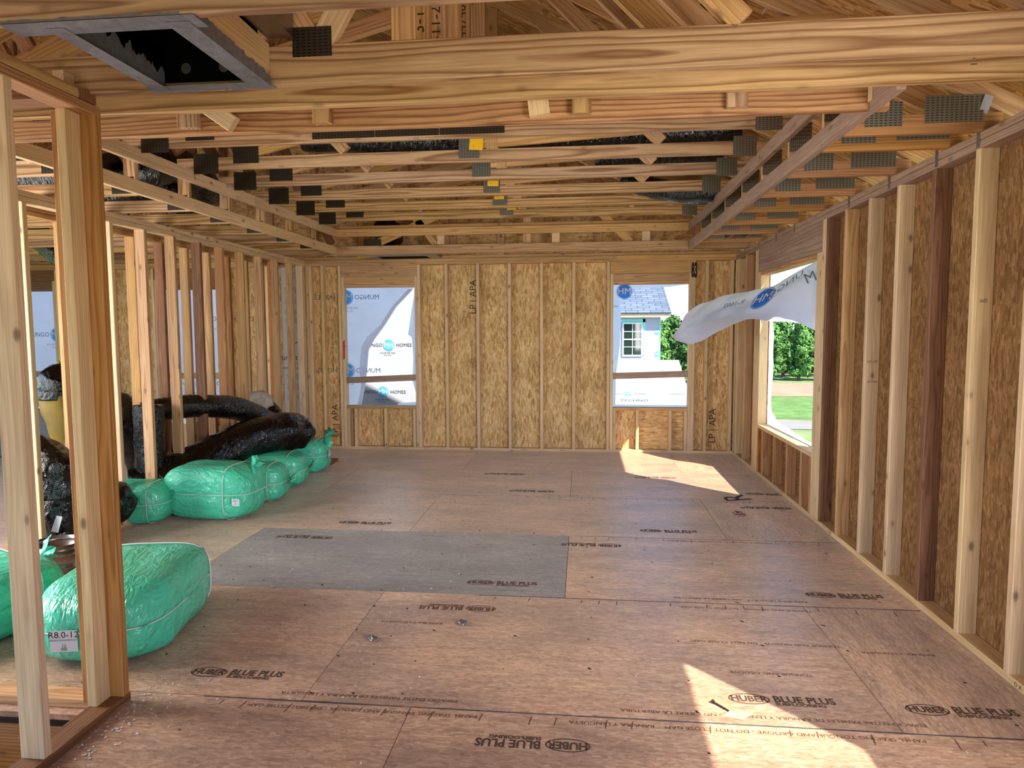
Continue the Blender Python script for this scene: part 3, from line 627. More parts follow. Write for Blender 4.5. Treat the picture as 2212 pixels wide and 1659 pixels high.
def truss(yb, label, raised=True, low_h=W4, full=None, chordmat='chord', yellow=None, webs=True, strap=False, plates=True, left_from=-8.9):
    """yb is the Y of the truss's back face; the truss lies in a plane across the room"""
    ya = yb - T; z = H
    t = root('roof_truss', (0, yb, H), label, 'roof truss', 'roof trusses over the room')
    cm = chordmat
    if raised:
        box('bottom_chord', t, left_from, -2.985, ya, yb, z, z + low_h, cm)
        box('bottom_chord', t, 1.24, RX + .09, ya, yb, z, z + low_h, 'orange')
        box('raised_chord', t, -3.07, 1.34, ya, yb, z + RAISE, z + RAISE + W4, cm)
        box('step_post', t, -3.072, -2.985, ya, yb, z + low_h, z + RAISE, 'chord'); box('step_post', t, 1.242, 1.33, ya, yb, z + low_h, z + RAISE, 'tan')
        strut('web', t, (-.75, yb - T / 2, z + RAISE + .13), (2.0, yb - T / 2, z + RAISE + .285), .07, T, 'tan')
        zz = z + RAISE + W4
        if plates:
            box('nail_plate', t, -2.935, -2.74, ya - .0022, ya - .0004, z + RAISE - .03, z + RAISE + .12, 'plated', 0)
            box('nail_plate', t, -3.16, -3.0, ya - .0022, ya - .0004, z + .01, z + .12, 'plated', 0)
            box('nail_plate', t, 1.33, 1.50, ya - .0022, ya - .0004, z + .035, z + .15, 'plate', 0)
            box('nail_plate', t, 1.04, 1.195, ya - .0022, ya - .0004, z + RAISE - .02, z + RAISE + .12, 'plate', 0); box('nail_plate', t, 1.242, 1.37, ya - .0022, ya - .0004, z + .15, z + RAISE + .02, 'plate', 0)
            box('nail_plate', t, 1.60, 1.86, ya - .0022, ya - .0004, z + .045, z + .17, 'plate', 0)
            if not strap: box('nail_plate', t, -.90, -.75, ya - .0022, ya - .0004, z + RAISE + .025, z + RAISE + .17, 'plate', 0)
        if strap:
            for k in range(3): box('strap_plate', t, -1.75 + .42 * k, -1.335 + .42 * k, ya - .0022, ya - .0004, z + RAISE + .02, z + RAISE + .085, 'plated', 0)
        if yellow:
            x, s = yellow
            g = link('tag', text_plane(.10, .088), at(x + .03, ya - .005, z + RAISE + .125, Matrix.Rotation(R0.uniform(-.25, .1), 4, 'Y') @ FACE_BACK), t)
            g.data.materials.clear(); g.data.materials.append(M['yellow'])
            text('tag_number', g, s, .02, WM[g.name] @ at(0, -.022, .0006), 'inkfaint')
    else:
        a, b = full
        box('bottom_chord', t, a, b, ya, yb, z, z + low_h, cm)
        zz = z + low_h
    # top chords
    bz = 2.60
    strut('top_chord', t, (2.12, yb - T / 2, bz + .05 + .5 * (RX - 2.12)), (RIDGE, yb - T / 2, bz + .05 + .5 * (RX - RIDGE)), .095, T, 'tan')
    strut('top_chord', t, (2 * RIDGE - 2.12, yb - T / 2, bz + .05 + .5 * (RX - 2.12)), (RIDGE, yb - T / 2, bz + .05 + .5 * (RX - RIDGE)), .095, T, 'chord')
    def tz(x): return (bz if x > RIDGE else bz) + .5 * (RX - (x if x > RIDGE else 2 * RIDGE - x))
    if webs:
        ym = yb - T / 2
        box('web', t, -.70, -.61, ya, yb, zz, tz(-.61), 'tan')
        stencil(t, pick('11-2.447', '808-JIC01', '3-11-2.44', 'A04T.H', '4474808'), .07, -.655, ya - .0006, zz + R0.uniform(.25, .6), True)
        strut('web', t, (-2.55, ym, zz + .02), (-.72, ym, tz(-.72) - .55), W4, T, 'tan')
        strut('web', t, (-1.75, ym, zz + .02), (-2.9, ym, tz(-2.9) - .9), W4, T, 'chord')
        strut('web', t, (-5.2, ym, zz - (RAISE if raised else 0) + .02), (RIDGE, ym, tz(RIDGE) - .1), W4, T, 'chord')
        strut('web', t, (-3.05, ym, zz + .05), (RIDGE - .6, ym, tz(RIDGE) - .5), W4, T, 'brown')
        strut('web', t, (.55, ym, zz + .01), (-.58, ym, zz + 1.15), W4, T, 'tan')
        box('web', t, -4.45, -4.36, ya, yb, z + low_h, tz(-4.4), 'brown')
        box('nail_plate', t, -2.62, -2.42, ya - .0022, ya - .0004, zz - .05, zz + .10, 'plated', 0)
        strut('nail_plate', t, (.62, ya - .0012, tz(.62) + .05), (.76, ya - .0012, tz(.76) + .05), .10, .0018, 'plated', (0, 1, 0), 0)
    return t
def text_plane(w, h):
    bm = bmesh.new(); bm.faces.new([bm.verts.new(p) for p in ((-w / 2, -h / 2, 0), (w / 2, -h / 2, .006), (w / 2, h / 2, 0), (-w / 2, h / 2, 0))])
    me = bpy.data.meshes.new('tag'); bm.to_mesh(me); bm.free(); return me

t1 = truss(1.972, 'roof truss nearest the camera, holding the near edge of the grey duct opening', False, .14, (-8.9, 2.0), webs=False)
t2 = truss(2.552, 'wide pine roof truss at the far edge of the grey duct opening', False, .14, (-8.9, 2.0), webs=True)
box('nail_plate', t2, -1.075, -.925, 2.5115, 2.5136, 2.563, 2.668, 'plated', 0)
strut('web', t2, (-1.0, 2.533, 2.61), (-1.45, 2.533, 3.3), W4, T, 'tan'); strut('web', t2, (-.97, 2.533, 2.61), (-.62, 2.533, 3.2), W4, T, 'pale')
stencil(t2, 'NO.1', .045, 1.49, 2.5135, 2.545, True, True)
t3 = truss(2.802, 'third roof truss from the camera, between the duct opening and the block-studded header truss', False, .14, (-8.9, 2.0), webs=True)
stencil(t3, 'NO.1', .035, 1.44, 2.7635, 2.555, True, True)
t4 = truss(3.122, 'header truss with short blocks nailed to its sap-stained chord', False, .14, (-8.9, 1.28), 'sap', webs=True)
for x, w in ((-1.87, .098), (-1.22, .085), (-.05, .085), (.61, .085)): box('block', t4, x, x + w, 3.046, 3.0835, H + .022, H + .135, 'chord')
strut('block', t4, (-1.76, 3.062, H + .14), (-1.60, 3.062, H + .03), .075, T, 'pale')
strut('block', t4, (-.205, 3.062, H + .14), (-.19, 3.062, H + .02), .09, T, 'pale')
box('block', t4, 1.19, 1.275, 3.046, 3.0835, H + .03, H + .14, 'pale')
truss(3.51, 'roof truss hidden behind the header truss, its low end meeting the big corner plate', True, yellow=None, strap=False)
truss(3.80, 'second roof truss behind the header truss, low end at the right plate')
t5 = truss(4.40, 'raised-chord roof truss with the long dark strap plate, no yellow tag', strap=True)
truss(5.02, 'raised-chord roof truss with the largest yellow tag', yellow=(-.80, 'TA6A'))
truss(5.62, 'raised-chord roof truss without a tag, between two tagged trusses')
truss(6.26, 'raised-chord roof truss with the second yellow tag from the camera', yellow=(-.84, 'TA6A'))
t9 = truss(6.88, 'raised-chord roof truss with the third yellow tag from the camera', yellow=(-.86, 'TA6A'))
truss(7.48, 'raised-chord roof truss with the farthest yellow tag', yellow=(-.80, 'TA6A'))
stencil(t5, '4474808', .07, 1.36, 4.36, 2.66, False)
t14 = truss(8.13, 'last roof truss, directly behind the back tray frame and before the gable', False, W4, (-8.9, RX + .09), webs=True)
# heel plates by the camera side of the right wall
box('nail_plate', t3, 1.62, 1.95, 2.7612, 2.763, 2.60, 2.74, 'plate', 0)

def tray():
    g = 'ladder frames of the tray ceiling'
    def ladder(lab, x0, x1, y0):
        t = root('tray_frame', (x0, 5, H), lab, 'ladder frame', g)
        return t
    t = ladder('left pale ladder frame of the raised ceiling, above the stud wall', -2.978, -2.94, 3.1)
    for a, b in ((3.125, 6.05), (6.052, 8.05)): box('lower_rail', t, -2.978, -2.94, a, b, H, H + W4, 'pale')
    for a, b in ((3.125, 5.95), (5.952, 8.05)): box('upper_rail', t, -2.978, -2.94, a, b, H + .212, H + .301, 'pale')
    text('grade_stamp', t, 'SPF', .03, at(-2.939, 5.0, H + .255, Matrix.Rotation(math.pi / 2, 4, 'Z') @ Matrix.Rotation(math.pi / 2, 4, 'X') @ Matrix.Rotation(math.pi / 2, 4, 'Z')), 'ink')
    text('grade_stamp', t, 'KD-HT', .022, at(-2.939, 3.75, H + .045, Matrix.Rotation(math.pi / 2, 4, 'Z') @ Matrix.Rotation(math.pi / 2, 4, 'X') @ Matrix.Rotation(math.pi / 2, 4, 'Z')), 'ink')
    t = ladder('right greyed ladder frame of the raised ceiling, nearer the right wall', 1.20, 1.238, 2.85)
    for a, b in ((2.84, 8.05),): box('lower_rail', t, 1.20, 1.238, a, b, H - .001, H + W4, 'greyed')
    for a, b in ((3.13, 6.35), (6.352, 8.05)): box('upper_rail', t, 1.20, 1.238, a, b, H + .212, H + .301, 'greyed')
    t = ladder('back ladder frame of the raised ceiling, over the back wall', -2.94, 1.2, 8.05)
    box('lower_rail', t, -2.938, 1.198, 8.012, 8.05, H, H + .10, 'tan')
    box('upper_rail', t, -2.938, 1.198, 8.012, 8.05, H + .212, H + .301, 'tan'); box('upper_rail', t, -2.938, 1.198, 8.06, 8.09, H + .30, H + .345, 'tan')
    for x in (-1.73, -.36, .68): box('rung', t, x, x + W4, 8.052, 8.088, H + .05, H + .30, 'pale')
tray()

# ================================================================== DUCT OPENING, REGISTER, ATTIC DUCTS
def tube_mesh(pts, rad, seg=14, ribs=0, rough=.0, seed=0, caps=True, samples=None):
    """a soft tube along a smooth path through pts [(x,y,z)], radii rad per point"""
    P = [Vector(p) for p in pts]; n = samples or max(8, (len(P) - 1) * 10)
    def cr(t):
        f = t * (len(P) - 1); i = min(int(f), len(P) - 2); u = f - i
        a, b2, c, d = P[max(i - 1, 0)], P[i], P[i + 1], P[min(i + 2, len(P) - 1)]
        return .5 * ((2 * b2) + (c - a) * u + (2 * a - 5 * b2 + 4 * c - d) * u * u + (3 * b2 - a - 3 * c + d) * u ** 3), (rad[i] * (1 - u) + rad[i + 1] * u)
    bm = bmesh.new(); rings = []; up = Vector((0, 0, 1))
    pos = [cr(i / n) for i in range(n + 1)]
    for i, (p, r) in enumerate(pos):
        d = (pos[min(i + 1, n)][0] - pos[max(i - 1, 0)][0]).normalized()
        X = up.cross(d); X = X.normalized() if X.length > .05 else Vector((1, 0, 0)); Y = d.cross(X)
        ring = []
        for k in range(seg):
            a = 2 * math.pi * k / seg
            rr = r * (1 + (ribs * .5 * (1 if i % 2 else -1))) * (1 + rough * noise.noise((p.x * 6 + seed, p.y * 6 + math.cos(a) * 2, p.z * 6 + math.sin(a) * 2)))
            ring.append(bm.verts.new(p + X * math.cos(a) * rr + Y * math.sin(a) * rr))
        rings.append(ring)
    for a, b2 in zip(rings[:-1], rings[1:]):
        for k in range(seg): bm.faces.new((a[k], a[(k + 1) % seg], b2[(k + 1) % seg], b2[k]))
    if caps: bm.faces.new(rings[0][::-1]); bm.faces.new(rings[-1])
    return bm, rings
def duct_box():
    t = root('duct_opening', (-1.39, 2.24, H), 'grey mastic-coated return air opening framed between the two nearest trusses', 'duct opening')
    x0, x1, y0, y1 = -1.62, -1.165, 1.975, 2.511
    box('side_board', t, x1 - .04, x1, y0, y1, H - .002, H + .15, 'pale')
    box('side_board', t, x0, x0 + .04, y0, y1, H - .002, H + .15, 'mastic')
    def smear(xa, xb, ya, yb, za, zb):
        bm = bmesh.new(); n = 26
        for i in range(n):
            pass
        bm.free()
    # mastic brushed over the frame: slightly proud skins with ragged edges
    def skin(pts_fn, n, mat='mastic'):
        bm = bmesh.new(); A = []; B = []
        for i in range(n + 1):
            a, b2 = pts_fn(i / n); A.append(bm.verts.new(a)); B.append(bm.verts.new(b2))
        for i in range(n): bm.faces.new((A[i], A[i + 1], B[i + 1], B[i]))
        mesh_obj('mastic_coat', bm, mat, t)
    rg = lambda s, k: .016 * noise.noise((s * 14, k, 0)) + .01 * noise.noise((s * 45, k, 3))
    skin(lambda s: ((x1 + .0012, y0 + (y1 - y0) * s, H - .004), (x1 + .0012, y0 + (y1 - y0) * s, H + .035 + rg(s, 1) + .02 * (1 - s))), 60)
    skin(lambda s: ((x1 + .002, y0 + (y1 - y0) * s, H - .0042), (x1 - .075, y0 + (y1 - y0) * s, H - .0042)), 4)
    skin(lambda s: ((x0 - .002, y0 + (y1 - y0) * s, H - .0042), (x0 + .06, y0 + (y1 - y0) * s, H - .0042)), 4)
    skin(lambda s: ((x0 - .12 + (x1 - x0 + .16) * s, 1.936, H - .003), (x0 - .12 + (x1 - x0 + .16) * s, 2.02, H - .003)), 4)
    skin(lambda s: ((x0 - .02 + (x1 - x0 + .03) * s, 2.47, H - .003), (x0 - .02 + (x1 - x0 + .03) * s, 2.54 + rg(s, 5), H - .003)), 30)
    skin(lambda s: ((x0 - .14 + (x1 - x0 + .14) * s, 1.9335, H - .001), (x0 - .14 + (x1 - x0 + .14) * s, 1.9335, H + .006 + rg(s, 9) * .35)), 40)
    skin(lambda s: ((x0 + .0412, y0 + .02 + (y1 - y0 - .02) * s, H), (x0 + .0412, y0 + .02 + (y1 - y0 - .02) * s, H + .10 + rg(s, 7) * 2 - .04 * s)), 60)
    # black liner box above
    bm = bmesh.new(); a, b2, c, d = x0 + .04, x1 - .04, y0 + .03, y1 - .005; z0, z1 = H + .02, H + .40
    v = [bm.verts.new(p) for p in ((a, c, z0), (b2, c, z0), (b2, d, z0), (a, d, z0), (a, c, z1), (b2, c, z1), (b2, d, z1), (a, d, z1))]
    for q in ((0, 1, 5, 4), (1, 2, 6, 5), (2, 3, 7, 6), (3, 0, 4, 7), (4, 5, 6, 7)): bm.faces.new([v[i] for i in q])
    mesh_obj('liner', bm, 'blackin', t)
    for x, y, z in ((a + .09, d - .004, H + .07), (a + .24, d - .004, H + .07)):
        bm = bmesh.new(); disc(bm, .02, 16, 0); disc(bm, .008, 12, .004); mesh_obj('washer', bm, 'zinc', t, at(x, y, z, FACE_BACK))
    bm = bmesh.new(); disc(bm, .02, 16, 0); mesh_obj('washer', bm, 'zinc', t, at(a + .0025, 2.1, H + .09, Matrix.Rotation(math.pi / 2, 4, 'Z') @ FACE_BACK))
    # sheet-metal sleeve above
    box('metal_sleeve', t, x1 + .002, x1 + .10, 2.30, 2.50, H + .16, H + .52, 'galv', 0)
duct_box()

def register():
    t = root('register_box', (1.62, 7.15, H + .03), 'shiny metal register boot between the trusses by the right wall', 'register')
    bm = bmesh.new(); x0, x1, y0, y1 = 1.49, 1.69, 6.93, 7.40
    o = [(x0, y0), (x1, y0), (x1, y1), (x0, y1)]; i = [(x0 + .03, y0 + .04), (x1 - .03, y0 + .04), (x1 - .03, y1 - .04), (x0 + .03, y1 - .04)]
    A = [bm.verts.new((x, y, H + .03)) for x, y in o]; B = [bm.verts.new((x, y, H + .03)) for x, y in i]; C = [bm.verts.new((x, y, H + .12)) for x, y in i]; E = [bm.verts.new((x, y, H + .17)) for x, y in o]
    for k in range(4):
        q = (k + 1) % 4; bm.faces.new((A[k], A[q], B[q], B[k])); bm.faces.new((B[k], B[q], C[q], C[k])); bm.faces.new((A[k], A[q], E[q], E[k]))
    bm.faces.new(E)
    mesh_obj('boot_shell', bm, 'galv', t)
    bm = bmesh.new(); bm.faces.new([bm.verts.new((x, y, H + .119)) for x, y in i]); mesh_obj('boot_throat', bm, 'blackin', t)
    t = root('ceiling_boot', (-2.3, 8.15, H), 'silver boot with a yellow sticker over the left back window', 'register')
    box('boot_shell', t, -2.68, -1.75, 8.16, 8.45, H - .012, H + .06, 'galv', 0); box('sticker', t, -2.76, -2.60, 8.15, 8.25, H - .015, H - .0125, 'yellow', 0)
    box('boot_throat', t, -2.5, -1.9, 8.2, 8.42, H - .014, H - .0122, 'blackin', 0)
register()

def attic_duct(label, pts, r, mat='black', name='flex_duct'):
    bm, _ = tube_mesh(pts, [r] * len(pts), 14, .03, .15, len(pts) * 3.1)
    o = mesh_obj(name, bm, mat, None, smooth=True); o['label'] = label; o['category'] = 'flex duct'; o['group'] = 'flex ducts in the attic'
    return o
ZA = H + RAISE + W4
attic_duct('black flex duct lying over the raised chords behind the strap-plated truss', [(-2.35, 4.75, ZA + .20), (-1.6, 4.70, ZA + .16), (-.78, 4.72, ZA + .17), (-.3, 4.72, ZA + .22), (.4, 4.74, ZA + .32), (1.0, 4.74, ZA + .45)], .155)
attic_duct('black flex duct over the chords between the first and second tagged trusses', [(-2.2, 5.33, ZA + .26), (-1.3, 5.32, ZA + .18), (-.3, 5.33, ZA + .18), (.6, 5.34, ZA + .17), (1.15, 5.34, ZA + .2)], .14)
attic_duct('black flex duct over the chords near the right ladder frame', [(.1, 5.95, ZA + .16), (.6, 5.94, ZA + .16), (1.15, 5.94, ZA + .18)], .12)
attic_duct('silver-edged flex duct sagging below the chord near the right ladder frame', [(.35, 6.57, ZA + .10), (.8, 6.57, ZA - .02), (1.1, 6.57, ZA - .04), (1.5, 6.6, ZA - .02)], .095, 'blacks')
attic_duct('dark flex duct looped above the left ladder frame', [(-3.3, 4.9, H + .30), (-3.25, 5.3, H + .42), (-3.3, 5.75, H + .30), (-3.6, 5.9, H + .22)], .15)
attic_duct('dark flex duct crossing low over the second stud wall', [(-5.2, 4.72, H + .30), (-4.2, 4.72, H + .26), (-3.4, 4.73, H + .26)], .13)
attic_duct('dark flex duct between far trusses over the left wall', [(-5.4, 5.33, H + .28), (-4.2, 5.33, H + .25), (-3.3, 5.33, H + .25)], .12)
attic_duct('short round black duct end seen between the back frame rails', [(-2.42, 8.30, H + .30), (-2.42, 8.52, H + .30)], .17)
attic_duct('black duct slanting down from the ceiling of the room on the left', [(-6.45, 7.5, 2.80), (-6.05, 7.5, 2.48), (-5.82, 7.5, 2.22)], .2)

# ================================================================== HOUSE WRAP IN THE WINDOWS
def sheet(name, pts, place, mat, parent=None, amp=.012, seed=0, cuts=3, **kw):
    from mathutils.geometry import delaunay_2d_cdt
    V = []
    for (xa, ya), (xb, yb) in zip(pts, pts[1:] + pts[:1]):
        k = max(1, int(math.hypot(xb - xa, yb - ya) / .06))
        V += [Vector((xa + (xb - xa) * i / k, ya + (yb - ya) * i / k)) for i in range(k)]
    nb = len(V); xs = [p[0] for p in pts]; ys = [p[1] for p in pts]
    def inside(x, y):
        c = False
        for (xa, ya), (xb, yb) in zip(pts, pts[1:] + pts[:1]):
            if (ya > y) != (yb > y) and x < (xb - xa) * (y - ya) / (yb - ya) + xa: c = not c
        return c
    gx = min(xs) + .03
    while gx < max(xs):
        gy = min(ys) + .03
        while gy < max(ys):
            if inside(gx, gy): V.append(Vector((gx + .004 * math.sin(gy * 90), gy)))
            gy += .06
        gx += .06
    vo, _, fo = delaunay_2d_cdt(V, [(i, (i + 1) % nb) for i in range(nb)], [list(range(nb))], 1, 1e-5)[:3]
    bm = bmesh.new(); BV = [bm.verts.new((p.x, p.y, 0)) for p in vo]
    for q in fo:
        if inside(sum(vo[i].x for i in q) / len(q), sum(vo[i].y for i in q) / len(q)): bm.faces.new([BV[i] for i in q])
    for v in bm.verts: v.co.z += amp * noise.noise((v.co.x * 3.5 + seed, v.co.y * 3.5, seed)) + amp * .35 * noise.noise((v.co.x * 11, v.co.y * 9 + seed, 1))
    return mesh_obj(name, bm, mat, parent, place, True, **kw)
def logo(parent, m, r=.10, mirror=True, blue='wrapblue', words=True, ink='wrapink'):
    sx = -1 if mirror else 1
    bm = bmesh.new(); disc(bm, r * .90, 30, 0); mesh_obj('logo_disc', bm, blue, parent, m)
    bm = bmesh.new(); disc(bm, r, 30, 0, (0, 0), None, r * .05); mesh_obj('logo_ring', bm, blue, parent, m)
    text('logo_letters', parent, 'MH', r * 1.15, m @ at(0, 0, .0008), 'white', mirror=mirror)
    if words:
        text('wrap_word', parent, 'MUNGO', r * .85, m @ at(-sx * r * 2.75, 0, 0), ink, mirror=mirror)
        text('wrap_word', parent, 'HOMES', r * .85, m @ at(sx * r * 2.75, 0, 0), ink, mirror=mirror)
        text('wrap_code', parent, 'ICC-ES ESR-1602', r * .38, m @ at(-sx * .2 * r, -r * 1.35, 0), ink, mirror=mirror)
        text('wrap_code', parent, 'Rex Wrap', r * .3, m @ at(-sx * .2 * r, -r * 1.75, 0), ink, mirror=mirror)
WY = D + W4 + .013
def wraps():
    pl = lambda: at(0, WY, 0, FACE_BACK)      # local x = world x, local y = world z
    w = sheet('house_wrap', [(-3.12, .54), (-2.92, .54), (-2.86, .82), (-2.83, 1.02), (-2.80, 1.30), (-2.72, 1.44), (-2.58, 1.62), (-2.42, 1.86), (-2.20, 2.08), (-2.16, 2.15), (-3.12, 2.15)], pl(), 'wrap', seed=3,
              label='torn white house wrap in the left back window, curling from a diagonal tear', cat='house wrap', group='house wrap in the window openings')
    # curled lip of the tear
    bm = bmesh.new(); A = []; tear = [(-2.92, .54), (-2.86, .82), (-2.83, 1.02), (-2.80, 1.30), (-2.72, 1.44), (-2.58, 1.62), (-2.42, 1.86), (-2.20, 2.08)]
    for i, (x, z) in enumerate(tear):
        k = .03 + .035 * (i in (2, 3, 4)); A.append([bm.verts.new(p) for p in ((x, WY + .002, z), (x - k * .5, WY - .05, z + k * .2), (x - k * 1.4, WY - .03, z + k * .5))])
    for a, b2 in zip(A[:-1], A[1:]):
        for j in (0, 1): bm.faces.new((a[j], a[j + 1], b2[j + 1], b2[j]))
    mesh_obj('torn_lip', bm, 'wrap', w, smooth=True)
    for x, z in ((-3.09, 1.99), (-3.09, 1.03)): logo(w, at(x, WY - .014, z, FACE_BACK), .103)
    w = sheet('house_wrap', [(-2.11, .54), (-2.11, 2.15), (-2.15, 2.15), (-2.19, 1.95), (-2.25, 1.62), (-2.27, 1.50), (-2.22, 1.47), (-2.20, 1.2), (-2.22, .90), (-2.14, .62), (-2.4, .60), (-2.5, .54)], pl(), 'wrap', seed=8,
              label='narrow torn strip of house wrap along the right jamb of the left back window', cat='house wrap', group='house wrap in the window openings')
    w = sheet('house_wrap', [(.34, .54), (1.345, .54), (1.30, .60), (.42, .60), (.425, 1.0), (.47, 1.35), (.48, 1.75), (.45, 2.0), (.48, 2.055), (1.10, 2.085), (1.28, 2.11), (1.345, 2.15), (.34, 2.15)], pl(), 'wrap', seed=5,
              label='tattered house wrap left round the edges of the right back window', cat='house wrap', group='house wrap in the window openings')
    logo(w, at(.52, WY - .014, 2.03, FACE_BACK), .10, True, 'wrapblued', False)
    text('wrap_code', w, '1602', .04, at(.41, WY - .014, 1.845, FACE_BACK), 'wrapink', mirror=True)
    for (a, b2), lab, zs in ((WIN[1], 'unbroken house wrap in the window beyond the stud wall', (1.72, .85)), (WIN[0], 'unbroken house wrap in the farthest window on the left, beside the yellow sleeve', (1.52, .72))):
        w = sheet('house_wrap', [(a - .04, .54), (b2 + .04, .54), (b2 + .04, 2.15), (a - .04, 2.15)], pl(), 'wrap', seed=a, label=lab, cat='house wrap', group='house wrap in the window openings')
        for i, z in enumerate(zs): logo(w, at(b2 - .04 - .35 * i, WY - .014, z, FACE_BACK), .10, False)
    # right window
    pr = Matrix.Translation((RX + W4 + .013, 0, 0)) @ Matrix(((0, 0, 1, 0), (1, 0, 0, 0), (0, 1, 0, 0), (0, 0, 0, 1)))     # local x = world y, local y = world z
    g = 'house wrap in the window openings'
    sheet('house_wrap', [(7.45, .50), (7.45, 2.15), (7.30, 2.10), (7.28, 1.90), (7.33, 1.70), (7.25, 1.5), (7.22, 1.2), (7.30, .9), (7.27, .70), (7.05, .62), (6.6, .60), (6.1, .57), (5.8, .60), (5.8, .50)], pr, 'wrap', seed=2, label='ragged house wrap along the far jamb and sill of the right wall window', cat='house wrap', group=g)
    sheet('house_wrap', [(5.66, .50), (5.95, .52), (5.93, .8), (5.88, 1.2), (5.90, 1.55), (5.80, 1.75), (5.72, 2.15), (5.66, 2.15)], pr, 'wrap', seed=4, label='strip of house wrap down the near jamb of the right wall window', cat='house wrap', group=g)
wraps()

def flap():
    cols = [((1.951, 5.73, 2.14), (1.93, 5.73, 1.985), (1.95, 5.77, 1.50)), ((1.786, 5.94, 2.03), (1.64, 5.86, 1.85), (1.80, 5.96, 1.60)), ((1.644, 6.125, 1.93), (1.48, 6.03, 1.71), (1.66, 6.15, 1.61)),
            ((1.506, 6.31, 1.89), (1.35, 6.21, 1.69), (1.51, 6.33, 1.64)), ((1.368, 6.50, 1.875), (1.21, 6.39, 1.65), (1.37, 6.52, 1.59)), ((1.23, 6.69, 1.83), (1.10, 6.58, 1.60), (1.23, 6.70, 1.49)),
            ((1.092, 6.875, 1.77), (1.04, 6.82, 1.57), (1.09, 6.88, 1.41)), ((1.01, 6.98, 1.66), (.97, 6.95, 1.53), (1.0, 7.0, 1.42)), ((.93, 7.08, 1.50), (.92, 7.06, 1.47), (.93, 7.08, 1.45))]
    bm = bmesh.new(); nu, nv = 40, 14
    def bez(c, v):
        a, b2, d = (Vector(p) for p in c); 
        return a * (1 - v) ** 2 + b2 * 2 * v * (1 - v) + d * v * v if False else (a.lerp(b2, v * 2) if v < .5 else b2.lerp(d, v * 2 - 1))
    G = []
    for i in range(nu + 1):
        f = i / nu * (len(cols) - 1); k = min(int(f), len(cols) - 2); u = f - k; row = []
        for j in range(nv + 1):
            v = j / nv
            q = [bez(cols[min(max(k + d, 0), len(cols) - 1)], v) for d in (-1, 0, 1, 2)]
            p = .5 * ((2 * q[1]) + (q[2] - q[0]) * u + (2 * q[0] - 5 * q[1] + 4 * q[2] - q[3]) * u * u + (3 * q[1] - q[0] - 3 * q[2] + q[3]) * u ** 3)
            w = .02 * noise.noise((i * .25, j * .4, 2.0)) * min(1, i / 6)
            p = p + Vector((-w, -w, w * .4)); row.append(bm.verts.new(p))
        G.append(row)
    mid = [bm.verts.new(r_[nv // 2].co) for r_ in G]
    for i in range(nu):
        for j in range(nv):
            a, b2 = (mid[i], mid[i + 1]) if j == nv // 2 else (G[i][j], G[i + 1][j])
            bm.faces.new((a, b2, G[i + 1][j + 1], G[i][j + 1]))
    P = lambda u, v: G[int(round(u * nu))][int(round(v * nv))].co.copy()
    frames = []
    for u, v in ((.26, .30), (.13, .34), (.43, .30), (.05, .46)):
        a, b2, c = P(u, v), P(min(u + .05, 1), v), P(u, v + .15)
        X = (a - b2).normalized(); n = X.cross(a - c).normalized(); 
        if n.x > 0: n = -n
        Y = n.cross(X); m = Matrix((X, Y, n)).transposed().to_4x4(); m.translation = a + n * .016; frames.append(m)
    o = mesh_obj('wrap_flap', bm, 'wrapflap', None, None, True, label='torn house wrap flapping into the room from the right wall window', cat='house wrap', group='house wrap in the window openings')
    logo(o, frames[0], .125, True, 'wrapblued', False)
    text('wrap_word', o, 'UNGO', .12, frames[1], 'wrapink', mirror=True); text('wrap_code', o, 'R-1602', .085, frames[2], 'wrapink', mirror=True); text('wrap_word', o, 'M', .12, frames[3], 'wrapink', mirror=True)
flap()

# ================================================================== BAGS AND DUCTS ON THE FLOOR
def bag_mesh(lx, ly, lz, seed, n=4.0, wr=.035):
    bm = bmesh.new(); bmesh.ops.create_icosphere(bm, subdivisions=5, radius=1)
    for v in bm.verts:
        x, y, z = v.co; s = (abs(x) ** n + abs(y) ** n + abs(z) ** n) ** (-1 / n)
        p = Vector((x * s, y * s, z * s))
        end = abs(p.x)
        f = 1 + wr * noise.noise((p.x * 2 + seed, p.y * 2, p.z * 2)) + wr * .5 * noise.noise((p.x * 2.2, p.y * 9 + seed, p.z * 9)) * (.4 + end)
        taper = 1 - .13 * max(0, end - .55) / .45
        # radial pleats on the two ends
        if end > .8:
            a = math.atan2(p.z, p.y); f += .02 * math.sin(a * 13 + seed) * (end - .8) / .2
        pz = p.z
        if pz < -.8: pz = -.8 - (abs(pz) - .8) * .4
        # waist where the twine pulls in
        f -= .03 * math.exp(-(p.z / .05) ** 2) + .03 * math.exp(-((p.x - .55) / .05) ** 2)
        v.co = (p.x * lx * (1 + .02 * noise.noise((p.y * 3 + seed, p.z * 3, 0))), p.y * ly * f * taper, (pz * f * taper) * lz)
    zmin = min(v.co.z for v in bm.verts)
    for v in bm.verts: v.co.z -= zmin
    return bm
